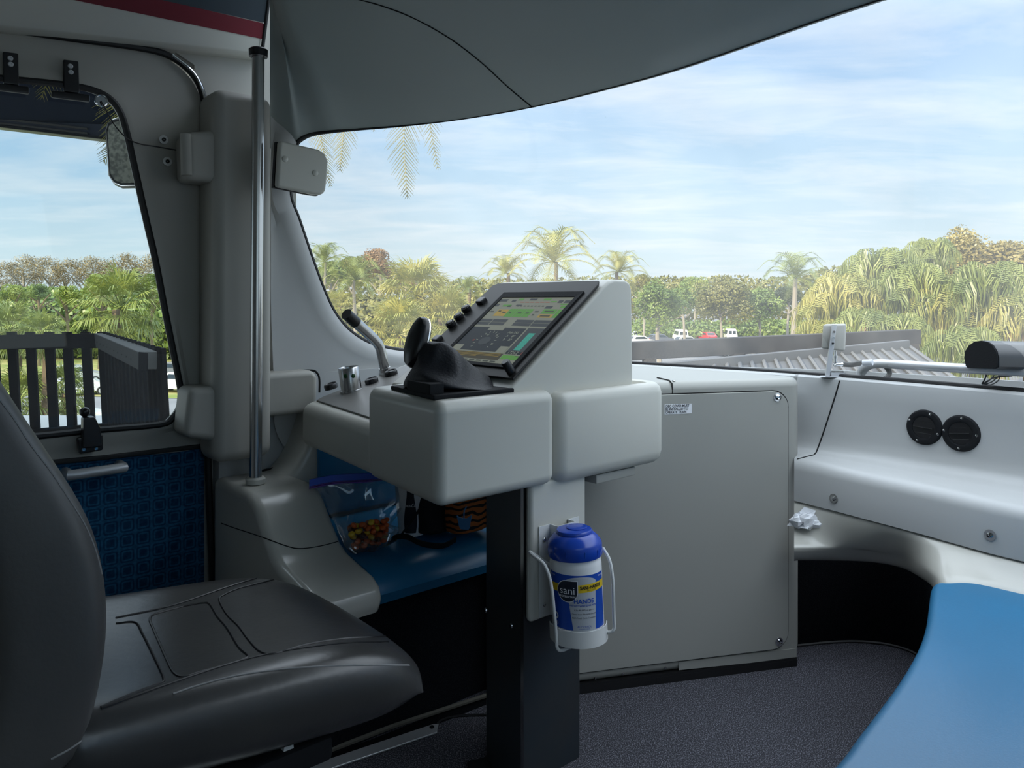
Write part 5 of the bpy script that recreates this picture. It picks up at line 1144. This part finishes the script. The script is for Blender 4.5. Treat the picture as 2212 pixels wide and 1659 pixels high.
# --- close hanging palm fronds over the nose of the train
pc_ = at(520, -40, 7.2); hp_ = thing('overhanging_palm', 'tall palm whose fronds hang down over the windshield beside the cab', 'palm tree', V((pc_.x, pc_.y, GZ)))
build('trunk', MB().tube([V((pc_.x, pc_.y, GZ)), V((pc_.x-.05, pc_.y, GZ+5)), pc_], [.17, .15, .12], 12), bark, hp_)
rr = random.Random(12)
def hangf(u0, v0, u1, v1, u2, v2, Y, ll, n=44):
    mb = MB(); frond(mb, [pc_, lerp(pc_, at(u0, v0, Y), .55)+Z*.35, at(u0, v0, Y), at(u1, v1, Y-.05), at(u2, v2, Y-.1)], ll*1.55, int(n*1.5), .017, .08, .8, rr, .10, 0, 3, .010, V((1, .25, 0))); build('frond', mb, LM['hang'], hp_, flat=True)
hangf(872, 150, 872, 300, 880, 430, 6.9, .24, 60); hangf(735, 150, 742, 270, 734, 372, 7.1, .20, 54); hangf(908, 190, 932, 290, 947, 368, 7.3, .17, 50)
hangf(668, 180, 694, 300, 714, 405, 7.4, .16, 50); hangf(820, 140, 812, 230, 806, 285, 7.8, .14, 40); hangf(280, 200, 250, 300, 222, 352, 7.0, .26, 50); hangf(170, -60, 110, 150, 88, 215, 7.0, .28, 44)  # last call: added frond standing in for a palm reflection in the door glass
hangf(960, 180, 975, 240, 968, 262, 7.6, .12, 36)

# --- palms and trees beyond the windshield
plant('queen_palm', 'tall feathery palm with a slim trunk left of the steel lever', 'palm tree', 768, 606, 62, 2.7, 'queen1', LM['palm'], 'feather palms beyond the windshield', tr=.2, trm=barkg)
plant('queen_palm', 'thin feathery palm at the left edge of the windshield', 'palm tree', 700, 566, 70, 2.4, 'queen2', LM['palm'], 'feather palms beyond the windshield', tr=.16, trm=barkg)
plant('queen_palm', 'largest feathery palm standing above the monitor', 'palm tree', 1196, 566, 46, 2.85, 'queen1', LM['palmy'], 'feather palms beyond the windshield', tr=.2, rz=.5)
plant('queen_palm', 'feathery palm just left of the largest palm above the monitor', 'palm tree', 1092, 590, 48, 1.55, 'queen2', LM['palmy'], 'feather palms beyond the windshield', tr=.18)
plant('queen_palm', 'feathery palm right of the largest palm above the monitor corner', 'palm tree', 1338, 588, 50, 1.9, 'queen2', LM['palmy'], 'feather palms beyond the windshield', tr=.18)
plant('queen_palm', 'small feathery palm between the fan palms and the monitor', 'palm tree', 1010, 625, 55, 1.3, 'queen1', LM['palm'], 'feather palms beyond the windshield', tr=.16)
plant('queen_palm', 'feathery palm with a reddish spear beside the big drooping palms', 'palm tree', 1718, 600, 44, 2.0, 'queen2', LM['palm'], 'feather palms beyond the windshield', tr=.2, trm=barkg)
c = at(1729, 622, 43.6); sp_ = [o for o in C.objects if o.name.startswith('queen_palm')][-1]
build('red_spear', MB().tube([c-Z*.6, c, c+Z*.55+V((.1, 0, 0))], [.14, .12, .02], 6), LM['dead'], None) if False else None
plant('fan_palm', 'big yellow green fan palm behind the steel lever and paddle', 'palm tree', 900, 640, 25, 1.75, 'fan2', LM['palmy'], 'fan palms beyond the windshield', tr=.2, rz=1)
plant('fan_palm', 'lower yellow green fan palm in front of the big one, at the dashboard edge', 'palm tree', 862, 722, 21, 1.35, 'fan1', LM['palmy'], 'fan palms beyond the windshield', tr=.2)
plant('fan_palm', 'fan palm at the left, low behind the tip of the steel lever', 'palm tree', 728, 662, 45, 1.25, 'fan1', LM['palmy'], 'fan palms beyond the windshield', tr=.18)
plant('fan_palm', 'fan palm partly hidden behind the black paddle and monitor buttons', 'palm tree', 965, 690, 24, 1.3, 'fan1', LM['palmy'], 'fan palms beyond the windshield', tr=.18)
for u, v, rp, Y, cr_n, mk, lb_ in ((770, 586, 42, 105, 'cloud1', 'olive', 'olive tree behind the slim palm left of the lever'), (820, 572, 48, 112, 'cloud2', 'rust', 'rust tinted tree top left of the fan palms'), (720, 590, 36, 100, 'cloud1', 'green', 'green tree at the left edge of the windshield'), (880, 605, 34, 108, 'cloud3', 'rust', 'bare reddish tree right of the rust tinted tree top'), (1560, 655, 68, 105, 'cloud4', 'olive', 'broad round olive tree in the middle of the windshield'), (1640, 665, 56, 108, 'cloud1', 'green', 'round green tree right of the broad olive tree'), (1480, 650, 40, 112, 'cloud1', 'green', 'green tree left of the broad olive tree'), (1425, 660, 66, 85, 'cloud4', 'green', 'light branching tree beside the monitor housing above the parked cars'), (1500, 622, 34, 150, 'cloud2', 'bright', 'bright green tree top behind the broad olive tree'), (1700, 640, 30, 118, 'cloud2', 'dark', 'dark tree behind the reddish spear palm'), (1390, 612, 28, 130, 'cloud2', 'olive', 'small far tree just right of the monitor top'),
    (2060, 568, 90, 62, 'cloud4', 'gold', 'golden tree behind the drooping palms, first from the left'), (2165, 585, 88, 60, 'cloud2', 'gold', 'golden tree behind the drooping palms, middle one'), (2260, 590, 90, 58, 'cloud4', 'gold', 'golden tree behind the drooping palms, cut by the right picture edge'), (1985, 590, 60, 64, 'cloud1', 'olive', 'olive tree hidden behind the drooping palms'), (1850, 640, 60, 66, 'cloud1', 'bright', 'bright tree low behind the drooping palms')):
    plant('broadleaf_tree', lb_, 'tree', u, v, Y, rp/FP*Y, cr_n, LM[mk], 'broadleaf trees beyond the windshield', tr=.22 if Y > 90 else .3, trm=barkg, br=1)
ST = ((1905, 610, 30, 1.9, 1, 'topmost drooping palm of the cluster right of the antenna box'), (1818, 660, 29, 1.75, 0, 'drooping palm directly above the antenna box'), (1975, 640, 28, 1.7, 1, 'drooping palm right of the topmost one'), (1862, 728, 27, 1.45, 1, 'drooping palm right behind the antenna box'), (2058, 690, 27, 1.75, 0, 'drooping palm left of the black beacon hood'), (1950, 735, 26, 1.3, 1, 'drooping palm with orange dead fronds at the end of the roof beam'), (2145, 640, 26, 1.7, 0, 'drooping palm above the black beacon hood'), (2225, 700, 25, 1.6, 1, 'drooping palm cut by the right picture edge'), (2090, 770, 24, 1.35, 0, 'lowest drooping palm beside the beacon hood'), (2010, 560, 33, 1.3, 0, 'drooping palm crown high behind the cluster'), (1775, 735, 28, 1.1, 0, 'drooping palm left of the antenna box above the roof beam'))
for k, (u, v, Y, r_, dd_, lb_) in enumerate(ST):
    plant('drooping_palm', lb_, 'palm tree', u, v, Y, r_, 'strap1' if k % 2 else 'strap2', LM['palmy' if k % 3 == 1 else 'palm'], 'drooping palms on the right', tr=.16, dead=bool(dd_))

# --- station roof with a beam above it, right of the cabinet
rfm = mat('grey_roof', (.11, .115, .125), .7, .3, noise=(.8, (.085, .09, .10), .35, .7)); rib = mat('roof_rib', (.125, .13, .14), .7, .3); beamm = mat('beam_grey', (.042, .040, .044), .8, .2, noise=(3, (.06, .056, .058), .4, .7))
hr = thing('station_roof', 'grey ribbed roof with a dark beam over its ridge below the drooping palms', 'roof', at(1700, 850, 13))
r0_, r1_ = at(1330, 806, 11.6), at(1962, 745, 14.6); q0_, q1_ = at(1180, 960, 9.0), at(2180, 900, 12.3)
mb = MB(); mb.grid([[r0_, r1_], [q0_, q1_]]); build('roof_slope', mb, rfm, hr, solid=.06, flat=True)
mb = MB(); mb.prism([r0_+Z*.10, r1_+Z*.10, r1_-Z*.08, r0_-Z*.08], V((-.1, -.25, 0))); build('ridge_cap', mb, rfm, hr, bevel=.01, seg=1)
for k in range(26):
    t = (k+.5)/26; a, b = lerp(r0_, r1_, t), lerp(q0_, q1_, t); build('roof_rib', MB().tube([a+Z*.05, b+Z*.05], .035, 5), rib, hr)
bm0, bm1 = at(1300, 742, 11.9), at(1990, 712, 15.0)
mb = MB(); mb.prism([bm0, bm1, bm1-Z*.29, bm0-Z*.29], V((-.05, .22, 0))); build('beam', mb, beamm, hr, bevel=.01, seg=1)
for u, v in ((1541, 768), (1705, 758), (1931, 742), (1380, 778)):
    k = (u-1300)/690; p = lerp(bm0, bm1, k*1.06-.03*0)+V((0, .05, -.28)); mb = MB(); mb.box(p-Z*.16, .20, .16, .34); build('beam_post', mb, beamm, hr)
mb = MB(); mb.prism([r1_, q1_, q1_-Z*6, r1_-Z*6], V((-.2, .1, 0))); mb.prism([q0_, q1_, q1_-Z*4.5, q0_-Z*4.5], V((0, .3, 0))) if False else None; build('end_wall', mb, mat('stucco', (.48, .36, .25), .9, noise=(2, (.38, .30, .24), .3, .7)), hr)

# --- parked cars
def car_parts(van=False):
    body = MB()
    if van: prof = [(-2.3, .35), (-2.35, .9), (-2.3, 1.9), (-2.1, 2.15), (1.2, 2.15), (1.75, 1.25), (2.4, 1.0), (2.5, .6), (2.45, .35)]
    else: prof = [(-2.15, .35), (-2.22, .75), (-2.1, 1.0), (-1.85, 1.08), (-1.45, 1.5), (-.9, 1.62), (.35, 1.58), (1.05, 1.08), (1.95, .92), (2.2, .7), (2.2, .35)]
    w = .92; rows = [[V((x, y*s, z)) for x, z in prof] for y, s in ((-w, 1), (-w*.0, 1), (w, 1))]
    rows = [[V((x, y*(1-.16*max(0, (z-1.0)/.6)), z)) for x, z in prof] for y in (-w, -w*.5, w*.5, w)]
    body.grid(rows, False, 0); n = len(prof); body.add([p for p in rows[0]], [tuple(range(n))]); body.add([p for p in rows[-1]], [tuple(range(n))[::-1]])
    gl = MB()
    sidew = [(-1.4, 1.12), (-1.2, 1.42), (.25, 1.46), (.8, 1.1)] if not van else [(-1.9, 1.25), (-1.9, 1.85), (1.1, 1.85), (1.5, 1.3)]
    for sg in (-1, 1): gl.add([V((x, sg*(w*(1-.16*max(0, (z-1.0)/.6))+.01), z)) for x, z in sidew], [(0, 1, 2, 3)])
    if van:
        for y0, y1 in ((-.62, -.08), (.08, .62)): gl.add([V((-2.345, y0, 1.25)), V((-2.345, y1, 1.25)), V((-2.32, y1, 1.8)), V((-2.32, y0, 1.8))], [(0, 1, 2, 3)])
        gl.add([V((1.28, -.72, 2.05)), V((1.28, .72, 2.05)), V((1.76, .78, 1.3)), V((1.76, -.78, 1.3))], [(0, 1, 2, 3)])
    else:
        gl.add([V((.42, -.68, 1.56)), V((.42, .68, 1.56)), V((1.06, .76, 1.12)), V((1.06, -.76, 1.12))], [(0, 1, 2, 3)]); gl.add([V((-1.86, -.74, 1.12)), V((-1.86, .74, 1.12)), V((-1.48, .66, 1.48)), V((-1.48, -.66, 1.48))], [(0, 1, 2, 3)])
    wh = MB(); hub = MB(); WP = [(x, y) for x in ((-1.4, 1.35) if not van else (-1.5, 1.6)) for y in (-.86, .86)]
    return body, gl, WP
def mk_mesh(key, mb, m):
    if (key, m) not in MESH:
        me = bpy.data.meshes.new(key); me.from_pydata(mb.v, [], mb.f); me.materials.append(m); MESH[(key, m)] = me
    return MESH[(key, m)]
wheelmb = MB().lathe([(0, -.10), (.26, -.10), (.33, -.06), (.33, .06), (.26, .10), (.20, .08), (0, .08)], V((0, 0, 0)), V((0, 1, 0)), 16); hubmb = MB().lathe([(0, .10), (.06, .105), (.2, .09), (.2, .085), (0, .085)], V((0, 0, 0)), V((0, 1, 0)), 10)
tailmb = MB().box(V((-2.2, -.7, .82)), .06, .28, .12).box(V((-2.2, .7, .82)), .06, .28, .12)
cp = {k: mat('car_'+k, c_, .2, .5, coat=.4) for k, c_ in dict(white=(.78, .78, .76), red=(.45, .02, .03), grey=(.10, .11, .13), silver=(.45, .46, .47), blue=(.05, .07, .12)).items()}
def car(u, Y, ang, colr, label, van=False, group='cars in the car park'):
    x = (u-U0)/FP*Y; t = thing('van' if van else 'car', label, 'van' if van else 'car', V((x, Y, GZ)), group); b, g, WP = car_parts(van); k = 'van' if van else 'car'
    t.rotation_euler = (0, 0, ang)
    part('body', mk_mesh(k+'_body', b, cp[colr]), t); part('windows', mk_mesh(k+'_glass', g, carglass), t)
    for x_, y_ in WP:
        wq = part('wheel', mk_mesh('wheel', wheelmb, rubber), t, (x_, y_, .33), rz=0 if y_ > 0 else pi); part('hubcap', mk_mesh('hub', hubmb, alu), wq)
    for y_ in (-.7, .7): part('tail_light', mk_mesh('tail', MB().box(V((0, 0, 0)), .08, .24, .14), red), t, (-2.3 if van else -2.2, y_, .82 if not van else 1.0))
car(1470, 134, pi/2, 'white', 'white van seen from behind beyond the beam, left of the red car', True); car(1574, 138, pi/2, 'white', 'white van seen from behind, right of the red car', True)
car(1525, 137, pi/2+.3, 'red', 'small red car between the two white vans'); car(1384, 122, .3, 'white', 'white car beside the edge of the monitor housing'); car(1376, 140, .5, 'white', 'second white car behind the white car beside the monitor housing')
car(1426, 128, .25, 'grey', 'dark grey car left of the white van'); car(1418, 142, pi/2, 'blue', 'dark blue car behind the dark grey car'); car(1485, 120, .2, 'silver', 'silver car roof just above the beam below the white van')
car(1590, 99, .1, 'red', 'red car seen under the beam'); car(1650, 97, .2, 'white', 'white car seen under the beam, right of the red car'); car(1470, 98, .1, 'silver', 'pale car seen under the beam at its left end')
car(386, 60, 2.9, 'white', 'white car at the right edge of the door window beyond the railing'); car(378, 70, 2.9, 'grey', 'dark car behind the white car at the edge of the door window'); car(172, 58, .6, 'white', 'white car seen between the railing slats'); car(165, 66, .6, 'silver', 'silver car behind the white car between the railing slats')
car(150, 42, .4, 'white', 'white car low between the railing slats near the window latch')
# ================= light, sky, camera =================
sc_ = bpy.context.scene
w = bpy.data.worlds.new('sky'); sc_.world = w; w.use_nodes = True; nt = w.node_tree; N = nt.nodes; K = nt.links
bg = N['Background']; tc = N.new('ShaderNodeTexCoord'); sep = N.new('ShaderNodeSeparateXYZ'); K.new(tc.outputs['Generated'], sep.inputs[0])
gr = N.new('ShaderNodeValToRGB'); K.new(sep.outputs['Z'], gr.inputs[0]); cr = gr.color_ramp
cr.elements[0].position = 0; cr.elements[0].color = (.66, .76, .82, 1); cr.elements[1].position = 1; cr.elements[1].color = (3.0, 3.4, 3.9, 1)
for p, c in ((.05, (.64, .78, .85, 1)), (.16, (.43, .63, .82, 1)), (.30, (.32, .52, .82, 1)), (.40, (.75, .92, 1.15, 1)), (.55, (2.8, 3.15, 3.6, 1))):
    e = cr.elements.new(p); e.color = c
# wispy cirrus: noise stretched along a slanted direction on a flat cloud layer
dv = N.new('ShaderNodeVectorMath'); dv.operation = 'DIVIDE'
zz = N.new('ShaderNodeMath'); zz.operation = 'MAXIMUM'; zz.inputs[1].default_value = .03; K.new(sep.outputs['Z'], zz.inputs[0])
za = N.new('ShaderNodeMath'); za.operation = 'ADD'; za.inputs[1].default_value = .10; K.new(zz.outputs[0], za.inputs[0])
cx3 = N.new('ShaderNodeCombineXYZ')
for i in range(3): K.new(za.outputs[0], cx3.inputs[i])
K.new(tc.outputs['Generated'], dv.inputs[0]); K.new(cx3.outputs[0], dv.inputs[1])
mp = N.new('ShaderNodeMapping'); mp.inputs['Rotation'].default_value = (0, 0, math.radians(24)); mp.inputs['Scale'].default_value = (.8, 1.5, 1); K.new(dv.outputs[0], mp.inputs[0])
nz = N.new('ShaderNodeTexNoise'); nz.inputs['Scale'].default_value = 1.5; nz.inputs['Detail'].default_value = 9; nz.inputs['Roughness'].default_value = .58; nz.inputs['Distortion'].default_value = .35; K.new(mp.outputs[0], nz.inputs['Vector'])
rc = N.new('ShaderNodeValToRGB'); rc.color_ramp.elements[0].position = .42; rc.color_ramp.elements[1].position = .72; K.new(nz.outputs['Fac'], rc.inputs[0])
fm = N.new('ShaderNodeMath'); fm.operation = 'MULTIPLY'; fm.inputs[1].default_value = .6; K.new(rc.outputs[0], fm.inputs[0])
mx = N.new('ShaderNodeMixRGB'); K.new(fm.outputs[0], mx.inputs[0]); K.new(gr.outputs[0], mx.inputs[1]); mx.inputs[2].default_value = (.86, .90, .93, 1)
K.new(mx.outputs[0], bg.inputs[0]); bg.inputs[1].default_value = 1.0
sun = bpy.data.lights.new('sun', 'SUN'); so = bpy.data.objects.new('sun', sun); C.objects.link(so)
to_sun = (F*-.86-L*.12+Z*.36).normalized(); so.rotation_euler = to_sun.to_track_quat('Z', 'Y').to_euler(); sun.energy = 6.0; sun.color = (1, .86, .62); sun.angle = math.radians(.6)
cam = bpy.data.cameras.new('camera'); co = bpy.data.objects.new('camera', cam); C.objects.link(co); sc_.camera = co
co.location = (0, 0, EYE); co.rotation_euler = (pi/2, 0, 0); cam.sensor_width = 36; cam.lens = 36*FP/2212; cam.shift_x = 0; cam.shift_y = -(829.5-V0)/2212; cam.clip_start = .02; cam.clip_end = 3000
vs = sc_.view_settings; vs.view_transform = 'Standard'; vs.look = 'None'; vs.gamma = 1; vs.exposure = 0.15; vs.use_curve_mapping = False
cy = sc_.cycles; cy.max_bounces = 8; cy.diffuse_bounces = 4; cy.glossy_bounces = 4; cy.transparent_max_bounces = 12; cy.transmission_bounces = 4; cy.sample_clamp_indirect = 6; cy.use_denoising = True; cy.caustics_reflective = False; cy.caustics_refractive = False
